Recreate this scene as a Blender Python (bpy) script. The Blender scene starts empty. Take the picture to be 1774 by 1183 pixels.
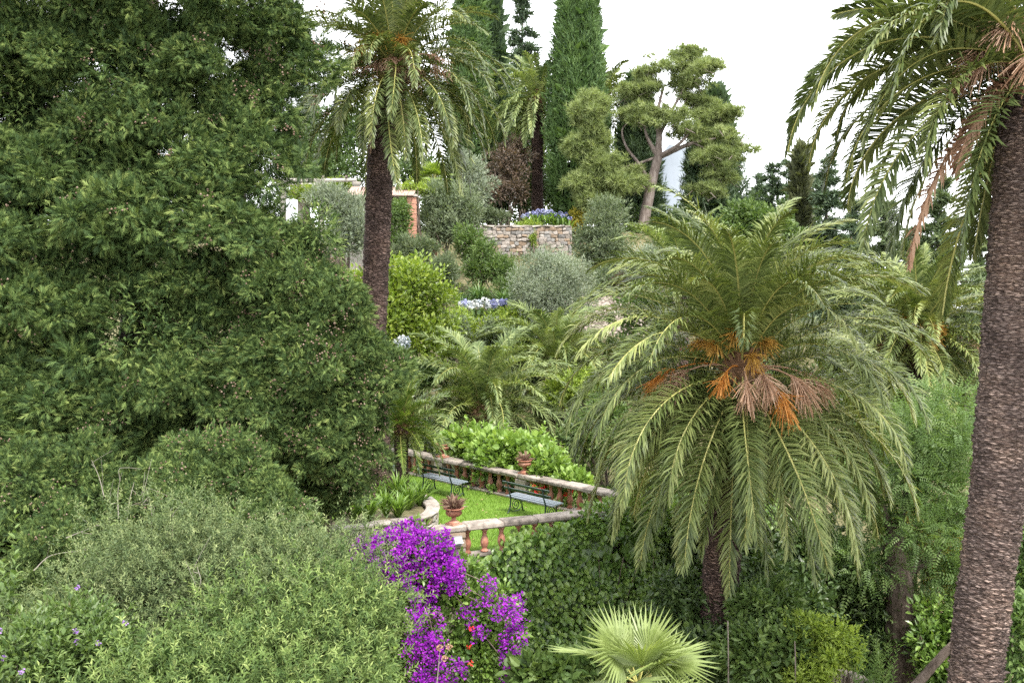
import bpy, math
import numpy as np
from math import radians, sin, cos, pi
rng = np.random.default_rng(11)
sc = bpy.context.scene
COL = sc.collection

# ------------------------------------------------------------------ camera, light, exposure
CAMZ = 5.7
PITCH = radians(-3.0)
cam_d = bpy.data.cameras.new('camera'); cam_d.lens = 35; cam_d.sensor_width = 36
cam_d.clip_start = 0.1; cam_d.clip_end = 20000
cam = bpy.data.objects.new('camera', cam_d); COL.objects.link(cam)
cam.location = (0, 0, CAMZ); cam.rotation_euler = (radians(90) + PITCH, 0, 0)
sc.camera = cam

SUN_EL, SUN_AZ = radians(58), radians(150)          # azimuth measured clockwise from +Y (behind the viewer, to the right)
world = bpy.data.worlds.new('World'); sc.world = world; world.use_nodes = True
nt = world.node_tree; nt.nodes.clear()
wo = nt.nodes.new('ShaderNodeOutputWorld'); bg = nt.nodes.new('ShaderNodeBackground')
sky = nt.nodes.new('ShaderNodeTexSky'); sky.sky_type = 'NISHITA'; sky.sun_disc = False
sky.sun_elevation = SUN_EL; sky.sun_rotation = SUN_AZ
sky.air_density = 1.0; sky.dust_density = 4.0; sky.ozone_density = 1.0
mixn = nt.nodes.new('ShaderNodeMix'); mixn.data_type = 'RGBA'; mixn.inputs['Factor'].default_value = 0.9
mixn.inputs['B'].default_value = (9.2, 9.35, 9.5, 1)  # the even white cloud sheet
nt.links.new(sky.outputs[0], mixn.inputs['A']); nt.links.new(mixn.outputs['Result'], bg.inputs[0])
bg.inputs[1].default_value = 0.068
nt.links.new(bg.outputs[0], wo.inputs[0])
sun_d = bpy.data.lights.new('sun', 'SUN'); sun_d.energy = 1.25; sun_d.angle = radians(10); sun_d.color = (1, .96, .88)
sun = bpy.data.objects.new('sun', sun_d); COL.objects.link(sun)
sun.rotation_euler = (pi / 2 - SUN_EL, 0, -SUN_AZ + pi)
sun.location = (20, -20, 60)
sc.view_settings.view_transform = 'Standard'; sc.view_settings.look = 'None'
sc.view_settings.exposure = 2.68; sc.view_settings.gamma = 1.0
sc.view_settings.use_curve_mapping = False
sc.render.engine = 'CYCLES'
cy = sc.cycles
cy.max_bounces = 6; cy.diffuse_bounces = 3; cy.glossy_bounces = 2; cy.transmission_bounces = 4; cy.transparent_max_bounces = 4
cy.caustics_reflective = False; cy.caustics_refractive = False
cy.use_denoising = False

# ------------------------------------------------------------------ placing helpers
F = 1774 * 35 / 36
FW = np.array([0, cos(PITCH), sin(PITCH)]); UP = np.array([0, -sin(PITCH), cos(PITCH)]); RT = np.array([1., 0, 0])
CAM = np.array([0, 0, CAMZ])

def W(px, py, d):
    """A spot in the garden, d metres in front of the viewer, from where it was measured on the photo."""
    return CAM + d * (FW + RT * (px - 887) / F + UP * (591.5 - py) / F)

def sstep(x, a, b):
    t = np.clip((np.asarray(x, float) - a) / (b - a), 0, 1)
    return t * t * (3 - 2 * t)

YS = [-20, 10, 19, 24, 31, 33, 36, 40, 45, 50, 53.5, 57, 62, 80, 120, 200, 400]
ZL = [-.5, -.5, -.5, -.5, -.45, .1, 1.4, 2.8, 4.7, 6.2, 7.0, 8.8, 9.3, 10.5, 9, 0, -52]
ZR = [-5, -5, -5, -5, -5, -4.8, -4.6, -4.2, -3.8, -3.2, -2.6, -2, -1, 0, -2, -15, -53]

def ground_z(x, y):
    x = np.asarray(x, float); y = np.asarray(y, float)
    zl = np.interp(y, YS, ZL); zr = np.interp(y, YS, ZR)
    s = sstep(y, 22, 30); s2 = sstep(y, 45, 56)
    x0 = -2.6 + (9 + 2.6) * s + 4 * s2; wd = .8 + 6 * s
    t = sstep(x, x0, x0 + wd)
    w = .12 * np.sin(x * .9 + y * .35) * np.sin(y * .6 - x * .3)
    return zl * (1 - t) + zr * t + w * sstep(y, 32, 38)

def gz(x, y): return float(ground_z(x, y))

# ------------------------------------------------------------------ materials
def mat(name):
    m = bpy.data.materials.new(name); m.use_nodes = True
    n = m.node_tree; n.nodes.clear()
    o = n.nodes.new('ShaderNodeOutputMaterial')
    return m, n, o

def ramp(n, cols, fac):
    r = n.nodes.new('ShaderNodeValToRGB')
    el = r.color_ramp.elements
    while len(el) < len(cols): el.new(.5)
    for i, c in enumerate(cols):
        if len(c) == 4: el[i].position = c[3]
        else: el[i].position = i / (len(cols) - 1)
        el[i].color = (c[0], c[1], c[2], 1)
    n.links.new(fac, r.inputs[0])
    return r.outputs[0]

def leaf_mat(name, cols, trans=.3, rough=.45, spec=.35, tcol=None):
    """Leaves: colour varies leaf by leaf and clump by clump (the rnd attribute), light passes through them."""
    m, n, o = mat(name)
    at = n.nodes.new('ShaderNodeAttribute'); at.attribute_name = 'rnd'
    c = ramp(n, cols, at.outputs['Fac'])
    p = n.nodes.new('ShaderNodeBsdfPrincipled')
    p.inputs['Roughness'].default_value = rough; p.inputs['Specular IOR Level'].default_value = spec
    n.links.new(c, p.inputs['Base Color'])
    t = n.nodes.new('ShaderNodeBsdfTranslucent')
    mul = n.nodes.new('ShaderNodeMix'); mul.data_type = 'RGBA'; mul.blend_type = 'MULTIPLY'; mul.inputs['Factor'].default_value = 1
    tc = tcol or (1.25, 1.3, .6)
    mul.inputs['B'].default_value = (*tc, 1)
    n.links.new(c, mul.inputs['A']); n.links.new(mul.outputs['Result'], t.inputs[0])
    mx = n.nodes.new('ShaderNodeMixShader'); mx.inputs[0].default_value = trans
    n.links.new(p.outputs[0], mx.inputs[1]); n.links.new(t.outputs[0], mx.inputs[2])
    n.links.new(mx.outputs[0], o.inputs[0])
    return m

def noise_mat(name, cols, scale=4, detail=6, rough=.85, bump=.3, bscale=None, spec=.2, bdist=.02, stretch=(1, 1, 1)):
    m, n, o = mat(name)
    tc = n.nodes.new('ShaderNodeTexCoord')
    mp = n.nodes.new('ShaderNodeMapping'); mp.inputs['Scale'].default_value = stretch
    n.links.new(tc.outputs['Object'], mp.inputs[0])
    nz = n.nodes.new('ShaderNodeTexNoise'); nz.inputs['Scale'].default_value = scale; nz.inputs['Detail'].default_value = detail
    nz.inputs['Roughness'].default_value = .65
    n.links.new(mp.outputs[0], nz.inputs['Vector'])
    p = n.nodes.new('ShaderNodeBsdfPrincipled'); p.inputs['Roughness'].default_value = rough
    p.inputs['Specular IOR Level'].default_value = spec
    oi = n.nodes.new('ShaderNodeObjectInfo')
    ad = n.nodes.new('ShaderNodeMath'); ad.operation = 'MULTIPLY_ADD'; ad.inputs[1].default_value = .22
    sb = n.nodes.new('ShaderNodeMath'); sb.operation = 'SUBTRACT'; sb.inputs[1].default_value = .11
    n.links.new(oi.outputs['Random'], ad.inputs[0]); n.links.new(nz.outputs[0], ad.inputs[2]); n.links.new(ad.outputs[0], sb.inputs[0])
    n.links.new(ramp(n, cols, sb.outputs[0]), p.inputs['Base Color'])
    if bump:
        n2 = n.nodes.new('ShaderNodeTexNoise'); n2.inputs['Scale'].default_value = bscale or scale * 5; n2.inputs['Detail'].default_value = 5
        n.links.new(mp.outputs[0], n2.inputs['Vector'])
        b = n.nodes.new('ShaderNodeBump'); b.inputs['Strength'].default_value = bump; b.inputs['Distance'].default_value = bdist
        n.links.new(n2.outputs[0], b.inputs['Height']); n.links.new(b.outputs[0], p.inputs['Normal'])
    n.links.new(p.outputs[0], o.inputs[0])
    return m

def palm_bark(name, dark, mid, lite, bw=.11, bh=.036):
    """Leaf scars: rows of short horizontal ridges, from the UV map (metres round, metres up)."""
    m, n, o = mat(name)
    uv = n.nodes.new('ShaderNodeUVMap'); uv.uv_map = 'UVMap'
    nz = n.nodes.new('ShaderNodeTexNoise'); nz.inputs['Scale'].default_value = 9; nz.inputs['Detail'].default_value = 5
    n.links.new(uv.outputs[0], nz.inputs['Vector'])
    ds = n.nodes.new('ShaderNodeVectorMath'); ds.operation = 'SCALE'; ds.inputs['Scale'].default_value = .05
    n.links.new(nz.outputs['Color'], ds.inputs[0])
    ad = n.nodes.new('ShaderNodeVectorMath'); ad.operation = 'ADD'
    n.links.new(uv.outputs[0], ad.inputs[0]); n.links.new(ds.outputs[0], ad.inputs[1])
    vm = n.nodes.new('ShaderNodeMapping'); vm.inputs['Scale'].default_value = (1 / bw, 1 / bh, 1)
    n.links.new(ad.outputs[0], vm.inputs[0])
    br = n.nodes.new('ShaderNodeTexVoronoi'); br.feature = 'DISTANCE_TO_EDGE'; br.inputs['Scale'].default_value = 1; br.inputs['Randomness'].default_value = .85
    vc = n.nodes.new('ShaderNodeTexVoronoi'); vc.feature = 'F1'; vc.inputs['Scale'].default_value = 1; vc.inputs['Randomness'].default_value = .85
    n.links.new(vm.outputs[0], br.inputs['Vector']); n.links.new(vm.outputs[0], vc.inputs['Vector'])
    sp = n.nodes.new('ShaderNodeSeparateColor'); n.links.new(vc.outputs['Color'], sp.inputs[0])
    cell = ramp(n, [(*mid, .2), (*lite, .8)], sp.outputs[0])
    edge = n.nodes.new('ShaderNodeMapRange'); edge.inputs['From Min'].default_value = .02; edge.inputs['From Max'].default_value = .2
    n.links.new(br.outputs['Distance'], edge.inputs['Value'])
    em = n.nodes.new('ShaderNodeMix'); em.data_type = 'RGBA'; em.inputs['A'].default_value = (*dark, 1)
    n.links.new(edge.outputs[0], em.inputs['Factor']); n.links.new(cell, em.inputs['B'])
    mp = n.nodes.new('ShaderNodeMapping'); mp.inputs['Scale'].default_value = (12, 40, 1); n.links.new(uv.outputs[0], mp.inputs[0])
    n3 = n.nodes.new('ShaderNodeTexNoise'); n3.inputs['Scale'].default_value = 1; n3.inputs['Detail'].default_value = 6
    n.links.new(mp.outputs[0], n3.inputs['Vector'])
    mx = n.nodes.new('ShaderNodeMix'); mx.data_type = 'RGBA'; mx.blend_type = 'MULTIPLY'; mx.inputs['Factor'].default_value = .85
    n.links.new(em.outputs['Result'], mx.inputs['A'])
    n.links.new(ramp(n, [(.25, .22, .2, .3), (.9, .85, .82, .5), (2.0, 1.85, 1.7, .72)], n3.outputs[0]), mx.inputs['B'])
    n4 = n.nodes.new('ShaderNodeTexNoise'); n4.inputs['Scale'].default_value = 1.3; n4.inputs['Detail'].default_value = 3
    n.links.new(uv.outputs[0], n4.inputs['Vector'])
    m2 = n.nodes.new('ShaderNodeMix'); m2.data_type = 'RGBA'; m2.blend_type = 'MULTIPLY'; m2.inputs['Factor'].default_value = .8
    n.links.new(mx.outputs['Result'], m2.inputs['A'])
    n.links.new(ramp(n, [(.5, .45, .45, .3), (.95, .9, .88, .5), (1.5, 1.35, 1.2, .7)], n4.outputs[0]), m2.inputs['B'])
    p = n.nodes.new('ShaderNodeBsdfPrincipled'); p.inputs['Roughness'].default_value = .85; p.inputs['Specular IOR Level'].default_value = .2
    n.links.new(m2.outputs['Result'], p.inputs['Base Color'])
    ma = n.nodes.new('ShaderNodeMath'); ma.operation = 'MULTIPLY_ADD'; ma.inputs[1].default_value = .9
    n.links.new(edge.outputs[0], ma.inputs[0]); n.links.new(n3.outputs[0], ma.inputs[2])
    b = n.nodes.new('ShaderNodeBump'); b.inputs['Strength'].default_value = .9; b.inputs['Distance'].default_value = .025
    n.links.new(ma.outputs[0], b.inputs['Height']); n.links.new(b.outputs[0], p.inputs['Normal'])
    n.links.new(p.outputs[0], o.inputs[0])
    return m

M = {}
M['cypress'] = leaf_mat('cypress sprays', [(.012, .026, .009), (.036, .066, .02, .35), (.094, .142, .04, .66), (.205, .25, .074, 1)], .12, .65, .15)
M['cypress_b'] = leaf_mat('cypress sprays fresher', [(.014, .03, .01), (.042, .074, .023, .35), (.104, .155, .044, .66), (.215, .262, .078, 1)], .12, .65, .15)
M['column'] = leaf_mat('column cypress sprays', [(.03, .065, .02), (.07, .125, .036), (.115, .18, .05)], .2, .6)
M['column_dark'] = leaf_mat('dark column cypress sprays', [(.025, .05, .024), (.055, .09, .042), (.09, .135, .06)], .2, .6)
M['column_brown'] = leaf_mat('brownish column cypress sprays', [(.04, .05, .025), (.075, .085, .04), (.11, .12, .06)], .2, .6)
M['conifer'] = leaf_mat('conifer needles', [(.03, .056, .032), (.07, .108, .06), (.115, .16, .085)], .2, .6)  # needle tones lightened to stand in for haze over far trees
M['cedar'] = leaf_mat('cedar needles', [(.04, .066, .03), (.09, .128, .054), (.15, .185, .08)], .2, .6)
M['pine'] = leaf_mat('pine needles', [(.08, .112, .038), (.165, .205, .07), (.26, .3, .12)], .3, .6)
M['grey_bush'] = leaf_mat('grey green narrow leaves', [(.035, .06, .026), (.08, .115, .05), (.14, .18, .075), (.28, .31, .15)], .22, .55, .2)
M['green_bush'] = leaf_mat('willow leaves', [(.03, .06, .02), (.07, .115, .036), (.14, .2, .06), (.29, .34, .13)], .22, .55, .2)
M['olive'] = leaf_mat('olive leaves', [(.1, .135, .085), (.19, .225, .16), (.3, .33, .25)], .2, .45, .4)
M['grey_shrub'] = leaf_mat('grey shrub leaves', [(.06, .085, .045), (.12, .155, .085), (.2, .23, .14)], .25, .5)
M['citrus'] = leaf_mat('yellow green leaves', [(.06, .1, .015), (.15, .215, .03), (.27, .32, .055)], .35, .4, .45)
M['lime'] = leaf_mat('lime leaves', [(.08, .13, .02), (.2, .27, .045), (.3, .37, .07)], .4, .45)
M['mid'] = leaf_mat('mid green leaves', [(.035, .066, .018), (.08, .13, .034), (.145, .2, .056)], .3, .45)
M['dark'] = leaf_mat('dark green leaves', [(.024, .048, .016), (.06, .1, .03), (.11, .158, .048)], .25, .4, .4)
M['ivy'] = leaf_mat('creeper leaves', [(.045, .095, .02), (.12, .2, .04), (.21, .3, .07)], .3, .36, .5)
M['hydrangea'] = leaf_mat('broad bright leaves', [(.09, .16, .03), (.18, .28, .06), (.28, .38, .1)], .35, .4, .4)
M['feather'] = leaf_mat('feathery leaves', [(.05, .095, .028), (.105, .17, .05), (.175, .24, .08)], .35, .5)
M['autumn'] = leaf_mat('yellowing leaves', [(.1, .12, .02), (.25, .22, .03), (.36, .27, .04)], .35, .5)
M['red_leaf'] = leaf_mat('purple plum leaves', [(.035, .032, .022), (.085, .062, .045), (.15, .1, .07)], .25, .45)
M['strap'] = leaf_mat('strap leaves', [(.06, .12, .02), (.13, .22, .04), (.2, .3, .07)], .35, .4)
M['blue_grass'] = leaf_mat('drooping grassy leaves', [(.04, .085, .03), (.09, .16, .055), (.15, .22, .09)], .3, .45)
M['grass'] = leaf_mat('mown grass', [(.08, .15, .015), (.13, .23, .025), (.19, .3, .04)], .35, .5)
M['palm'] = leaf_mat('palm leaflets', [(.05, .072, .02), (.135, .17, .05), (.26, .28, .1)], .18, .42, .28, (1.2, 1.25, .55))
M['palm_dark'] = leaf_mat('deeper palm leaflets', [(.042, .062, .02), (.09, .118, .038), (.175, .195, .066)], .2, .42, .28)
M['palm_bright'] = leaf_mat('young palm leaflets', [(.075, .11, .04), (.165, .21, .076), (.27, .31, .13)], .3, .42, .3)
M['cycad'] = leaf_mat('cycad leaflets', [(.04, .075, .015), (.1, .15, .03), (.2, .25, .06)], .25, .3, .5)
M['fan'] = leaf_mat('fan palm blades', [(.12, .165, .045), (.21, .265, .085), (.31, .36, .155)], .35, .38, .4)
M['dead'] = leaf_mat('dead straw frond', [(.17, .09, .055), (.3, .18, .12), (.42, .29, .21)], .25, .7, .2, (1, .9, .7))
M['rachis'] = noise_mat('palm midrib', [(.26, .25, .07), (.4, .38, .13)], 3, rough=.45, bump=0, spec=.4)
M['orange'] = leaf_mat('orange date stalks', [(.3, .1, .016), (.44, .17, .03), (.54, .27, .07)], .2, .45, .3, (1, .8, .5))
M['straw'] = leaf_mat('spent straw date stalks', [(.3, .17, .1), (.42, .26, .17), (.52, .36, .26)], .2, .7, .2, (1, .9, .8))
M['amber'] = leaf_mat('amber date stalks', [(.24, .12, .02), (.36, .2, .035), (.44, .27, .07)], .2, .5, .3, (1, .8, .5))
M['bract'] = leaf_mat('magenta bracts', [(.09, .004, .17), (.205, .008, .32), (.32, .018, .43), (.42, .09, .5)], .35, .5, .3, (1.2, 1, 1.2))
M['lantana'] = leaf_mat('lilac flowers', [(.28, .14, .45), (.38, .22, .55)], .3, .5, .3, (1, 1, 1))
M['blue_fl'] = leaf_mat('blue florets', [(.16, .17, .36), (.26, .27, .46), (.38, .4, .56)], .3, .5, .3, (1, 1, 1))
M['white_fl'] = leaf_mat('white florets', [(.36, .42, .5), (.5, .53, .55), (.58, .58, .53)], .3, .5, .3, (1, 1, 1))
M['red_fl'] = leaf_mat('red petals', [(.5, .02, .02), (.65, .05, .03)], .25, .5, .3, (1, 1, 1))
M['succ'] = leaf_mat('dry succulent leaves', [(.14, .08, .06), (.26, .16, .12), (.34, .27, .19)], .15, .6, .3, (1, .9, .8))
M['cone'] = leaf_mat('cypress cones', [(.06, .038, .024), (.12, .08, .055), (.19, .145, .11)], 0.0, .8, .2)
M['bark'] = noise_mat('bark', [(.05, .036, .028, .3), (.13, .1, .082, .55), (.22, .18, .15, .75)], 6, stretch=(1, 1, .25), bump=.8, bscale=14)
M['bark_grey'] = noise_mat('grey bark', [(.06, .046, .04, .3), (.14, .112, .096, .55), (.24, .21, .19, .75)], 6, stretch=(1, 1, .3), bump=.8, bscale=14)
M['twig'] = noise_mat('bleached twigs', [(.14, .125, .1), (.26, .235, .2)], 6, bump=0)
M['palm_bark'] = palm_bark('palm trunk', (.06, .044, .039), (.12, .096, .088), (.22, .183, .168), .1, .02)
M['palm_bark_dark'] = palm_bark('palm trunk dark', (.03, .02, .017), (.085, .06, .053), (.165, .125, .112), .13, .036)
M['boots'] = noise_mat('old leaf bases', [(.05, .028, .018), (.16, .09, .05), (.28, .19, .12)], 7, bump=.9, bscale=20)
M['stone'] = noise_mat('weathered limestone', [(.06, .053, .047, .25), (.16, .137, .118, .42), (.265, .228, .197, .6), (.34, .3, .262, .8)], 5, 8, bump=.5, bscale=30)
M['stone_pale'] = noise_mat('pale rubble', [(.12, .105, .09, .25), (.23, .2, .175, .45), (.31, .28, .255, .7)], 3, 7, bump=.5, bscale=20)
M['stone_buff'] = noise_mat('buff rubble', [(.13, .09, .06, .25), (.22, .165, .12, .5), (.29, .235, .185, .75)], 3, 7, bump=.5, bscale=20)
M['stone_grey'] = noise_mat('grey rubble', [(.08, .075, .07, .25), (.17, .16, .15, .5), (.26, .25, .235, .75)], 3, 7, bump=.5, bscale=20)
M['mortar'] = noise_mat('mortar', [(.13, .11, .09), (.28, .24, .2)], 6, bump=.5)
M['terracotta'] = noise_mat('terracotta', [(.17, .07, .045, .28), (.31, .135, .09, .5), (.42, .25, .19, .75)], 7, 6, rough=.8, bump=.25, bscale=40, bdist=.005)
M['brick'] = noise_mat('brick', [(.3, .14, .09), (.48, .26, .19)], 9, bump=.4)
M['tile'] = noise_mat('pale roof tiles', [(.2, .125, .1), (.31, .23, .195)], 6, bump=.3)
M['plaster'] = noise_mat('weathered plaster', [(.22, .2, .175), (.38, .355, .32)], 4, bump=.3)
M['iron'] = noise_mat('dark green iron', [(.008, .02, .017), (.02, .04, .033)], 12, rough=.4, bump=.1, spec=.5)
M['slat'] = noise_mat('blue grey slats with sky sheen', [(.12, .142, .168), (.2, .228, .262)], 10, rough=.35, bump=.05, spec=.5)  # pale tone stands in for sky reflected off the seat
M['white'] = noise_mat('white enamel', [(.4, .42, .43), (.5, .51, .52)], 10, rough=.4, bump=0)
M['grey_metal'] = noise_mat('grey metal', [(.2, .2, .21), (.3, .3, .31)], 10, rough=.45, bump=0)
M['soil'] = noise_mat('soil and litter', [(.045, .04, .022, .3), (.1, .095, .045, .5), (.2, .16, .1, .75)], 2.2, 10, bump=.8, bscale=9, bdist=.08)
M['lawn_base'] = noise_mat('lawn turf', [(.07, .13, .015), (.13, .22, .025)], 2.5, 8, bump=.6, bscale=60)
M['gravel'] = noise_mat('gravel bank', [(.09, .07, .055, .3), (.2, .165, .14, .5), (.31, .27, .24, .7)], 9, 10, bump=.8, bscale=40)
M['sea'] = noise_mat('sea', [(.1, .17, .26), (.16, .24, .33)], .002, bump=0, rough=.25)
M['hill'] = noise_mat('haze-tinted limestone hill', [(.07, .09, .1), (.17, .185, .21)], .01, 8, bump=0)  # blue-grey of distance haze is put into the hill colour

# ------------------------------------------------------------------ object helpers
def tag(o, label=None, cat=None, group=None, kind=None):
    if label: o['label'] = label
    if cat: o['category'] = cat
    if group: o['group'] = group
    if kind: o['kind'] = kind
    return o

def thing(name, base, label, cat, group=None):
    o = bpy.data.objects.new(name, None); COL.objects.link(o)
    o.location = tuple(float(v) for v in base); o.empty_display_size = .2
    tag(o, label, cat, group)
    return o

def mesh_np(name, v, tris, mats, rnd=None, midx=None, quads=None, smooth=False, uv=None):
    me = bpy.data.meshes.new(name)
    v = np.ascontiguousarray(v, np.float32)
    fl, st = [], []
    nt_ = 0
    if tris is not None and len(tris):
        tris = np.asarray(tris, np.int32); fl.append(tris.ravel()); st.append(np.arange(len(tris)) * 3); nt_ = len(tris) * 3
    if quads is not None and len(quads):
        quads = np.asarray(quads, np.int32); fl.append(quads.ravel()); st.append(nt_ + np.arange(len(quads)) * 4)
    fl = np.concatenate(fl).astype(np.int32); st = np.concatenate(st).astype(np.int32)
    me.vertices.add(len(v)); me.vertices.foreach_set('co', v.ravel())
    me.loops.add(len(fl)); me.loops.foreach_set('vertex_index', fl)
    me.polygons.add(len(st)); me.polygons.foreach_set('loop_start', st)
    if midx is not None: me.polygons.foreach_set('material_index', np.asarray(midx, np.int32))
    me.polygons.foreach_set('use_smooth', np.full(len(st), smooth))
    if rnd is not None:
        a = me.attributes.new('rnd', 'FLOAT', 'FACE'); a.data.foreach_set('value', np.ascontiguousarray(rnd, np.float32))
    if uv is not None:
        u = me.uv_layers.new(name='UVMap'); u.data.foreach_set('uv', np.ascontiguousarray(uv[fl], np.float32).ravel())
    me.update(calc_edges=True)
    for m in (mats if isinstance(mats, (list, tuple)) else [mats]): me.materials.append(m)
    return me

def link(name, me, parent=None, loc=None, rot=None, scale=None):
    o = bpy.data.objects.new(name, me); COL.objects.link(o)
    if parent is not None: o.parent = parent
    if loc is not None: o.location = tuple(float(q) for q in loc)
    if rot is not None: o.rotation_euler = rot
    if scale is not None: o.scale = scale
    return o

class Geo:
    """Collects faces for one mesh (world coordinates), then links it as one object."""
    def __init__(s): s.v = []; s.t = []; s.q = []; s.r = []; s.rq = []; s.n = 0; s.mt = []; s.mq = []; s.uv = []
    def add(s, v, t=None, q=None, r=None, rq=None, m=0, uv=None):
        v = np.asarray(v, float).reshape(-1, 3)
        if t is not None and len(t):
            t = np.asarray(t); s.t.append(t + s.n); s.r.append(np.broadcast_to(np.asarray(.5 if r is None else r, float), (len(t),))); s.mt.append(np.full(len(t), m))
        if q is not None and len(q):
            q = np.asarray(q); s.q.append(q + s.n); s.rq.append(np.broadcast_to(np.asarray(.5 if rq is None else rq, float), (len(q),))); s.mq.append(np.full(len(q), m))
        s.v.append(v); s.n += len(v)
        s.uv.append(np.zeros((len(v), 2)) if uv is None else uv)
    def mesh(s, name, mats, off=(0, 0, 0), smooth=False, uv=False):
        t = np.concatenate(s.t) if s.t else None; q = np.concatenate(s.q) if s.q else None
        r = np.concatenate(s.r + s.rq); mi = np.concatenate(s.mt + s.mq)
        return mesh_np(name, np.concatenate(s.v) - np.asarray(off), t, mats, r, mi, q, smooth, np.concatenate(s.uv) if uv else None)
    def link(s, name, mats, parent=None, smooth=False, uv=False):
        if not s.v: return None
        off = np.array(parent.location) if parent is not None else (0, 0, 0)
        if parent is not None and parent.parent is not None: off = off + np.array(parent.parent.location)
        return link(name, s.mesh(name, mats, off, smooth, uv), parent)

def nrm(a): return a / np.maximum(np.linalg.norm(a, axis=-1, keepdims=True), 1e-9)

def rand_dir(n, g=rng): return nrm(g.normal(size=(n, 3)))

# leaf templates: columns are across, along, out of plane; then triangles
DIA = (np.array([(0, 0, 0), (-.5, .42, .1), (0, 1, -.08), (.5, .42, .1)]), np.array([(0, 2, 1), (0, 3, 2)]))
OVAL = (np.array([(0, 0, 0), (-.42, .25, .06), (-.4, .62, .05), (0, 1, -.1), (.4, .62, .05), (.42, .25, .06), (0, .45, -.03)]),
        np.array([(0, 6, 1), (1, 6, 2), (2, 6, 3), (3, 6, 4), (4, 6, 5), (5, 6, 0)]))
TRI = (np.array([(-.5, 0, 0), (.5, 0, 0), (0, 1, 0)]), np.array([(0, 1, 2)]))

def spray_template(nf=9, spread=55, g=np.random.default_rng(3), w=.1, curl=.12, fl=.5):
    """A flat feathery branchlet: a middle finger and side fingers, each a narrow pointed triangle."""
    v, t = [], []
    for i in range(nf):
        if i == 0: b, a, l = 0, 0, 1.
        else:
            b = .08 + .75 * (i - 1) / nf; a = radians(spread) * (1 if i % 2 else -1) * (.75 + .4 * g.random()); l = fl * (1 - .55 * b) * (.8 + .4 * g.random())
        d = np.array([sin(a), cos(a)]); s = np.array([d[1], -d[0]])
        p = np.array([0, b]); z0 = -curl * b * b; tip = p + d * l; z1 = -curl * tip[1] ** 2 - abs(tip[0]) * .15 + g.normal() * .06
        k = len(v)
        v += [(*(p - s * w / 2), z0), (*(p + d * l * .55 + s * w * .75), (z0 + z1) / 2 + .03), (*tip, z1), (*(p + d * l * .5 - s * w * .75), (z0 + z1) / 2 + .03)]
        t += [(k, k + 1, k + 2), (k, k + 2, k + 3)]
    return np.array(v), np.array(t)
def feather_template(nf, spread, w, g, fl=.5, curl=.15):
    v, t = [], []
    for i in range(nf):
        if i == 0: b, a, l = 0, 0, 1.
        else: b = .05 + .8 * (i - 1) / nf; a = radians(spread) * (1 if i % 2 else -1) * (.7 + .5 * g.random()); l = fl * (1 - .5 * b) * (.75 + .5 * g.random())
        d = np.array([sin(a), cos(a)]); q = np.array([d[1], -d[0]]); p = np.array([0, b]); tip = p + d * l; k = len(v); z0 = -curl * b * b
        v += [(*(p - q * w / 2), z0), (*(p + q * w / 2), z0 + .03), (*tip, -curl * tip[1] ** 2 - abs(tip[0]) * .2 + g.normal() * .07)]; t += [(k, k + 1, k + 2)]
    return np.array(v), np.array(t)
SPRAY = feather_template(10, 42, .075, np.random.default_rng(3), .55)
SPRAY_S = feather_template(3, 42, .28, np.random.default_rng(5))

def tuft_template(nf, w, g):
    v, t = [], []
    for i in range(nf):
        a = nrm(np.array([g.normal() * .9, 1.1 * abs(g.normal()) + .15, g.normal() * .9])); s = nrm(np.cross(a, g.normal(size=3)))
        k = len(v); v += [-s * w, s * w, a * (.7 + .3 * g.random())]; t += [(k, k + 1, k + 2)]
    return np.array(v), np.array(t)
TUFT = tuft_template(8, .05, np.random.default_rng(4))
def pinnate_template(n=7, w=.16, l=.3):
    v, t = [], []
    for i in range(n):
        for sg in (-1, 1):
            b = .12 + .85 * i / n; a = radians(62); d = np.array([sin(a) * sg, cos(a)]); s = np.array([d[1], -d[0]])
            p = np.array([0, b]); L = l * (1 - .5 * b); k = len(v); q = p + d * L * .5; e = p + d * L; z = -.16 * b * b
            v += [(*p, z), (*(q + s * w * L), z + .01), (*e, z - .03), (*(q - s * w * L), z + .01)]; t += [(k, k + 1, k + 2), (k, k + 2, k + 3)]
    return np.array(v), np.array(t)
PINN = pinnate_template(5, .2)

def leaves(G, pos, dr, nm, L, Wd, T, rnd, m=0):
    tv, tt = T; n = len(pos); k = len(tv)
    dr = nrm(dr); sd = nrm(np.cross(dr, nm)); nm = np.cross(sd, dr)
    L = np.broadcast_to(L, (n,))[:, None, None]; Wd = np.broadcast_to(Wd, (n,))[:, None, None]
    v = pos[:, None] + L * tv[None, :, 1:2] * dr[:, None] + Wd * tv[None, :, 0:1] * sd[:, None] + L * tv[None, :, 2:3] * nm[:, None]
    t = tt[None] + (np.arange(n) * k)[:, None, None]
    G.add(v.reshape(-1, 3), t.reshape(-1, 3), r=np.repeat(rnd, len(tt)), m=m)

def lob(px, py, d, rx, rz, ry=None):
    """An ellipsoid lobe of a crown, measured in photo pixels at distance d; ry in metres."""
    return (W(px, py, d), np.array([rx * d / F, (ry if ry else rx * d / F), rz * d / F]))

def fbm(p, f, ph=0.):
    return (np.sin(p[:, 0] * f + 1.3 * np.sin(p[:, 1] * f * .9 + ph) + ph) + np.sin(p[:, 1] * f * 1.1 + 1.7 * np.sin(p[:, 2] * f * .8 + ph * 2)) + np.sin(p[:, 2] * f * 1.2 + 1.5 * np.sin(p[:, 0] * f * 1.05 + ph * 3))) / 3

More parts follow.
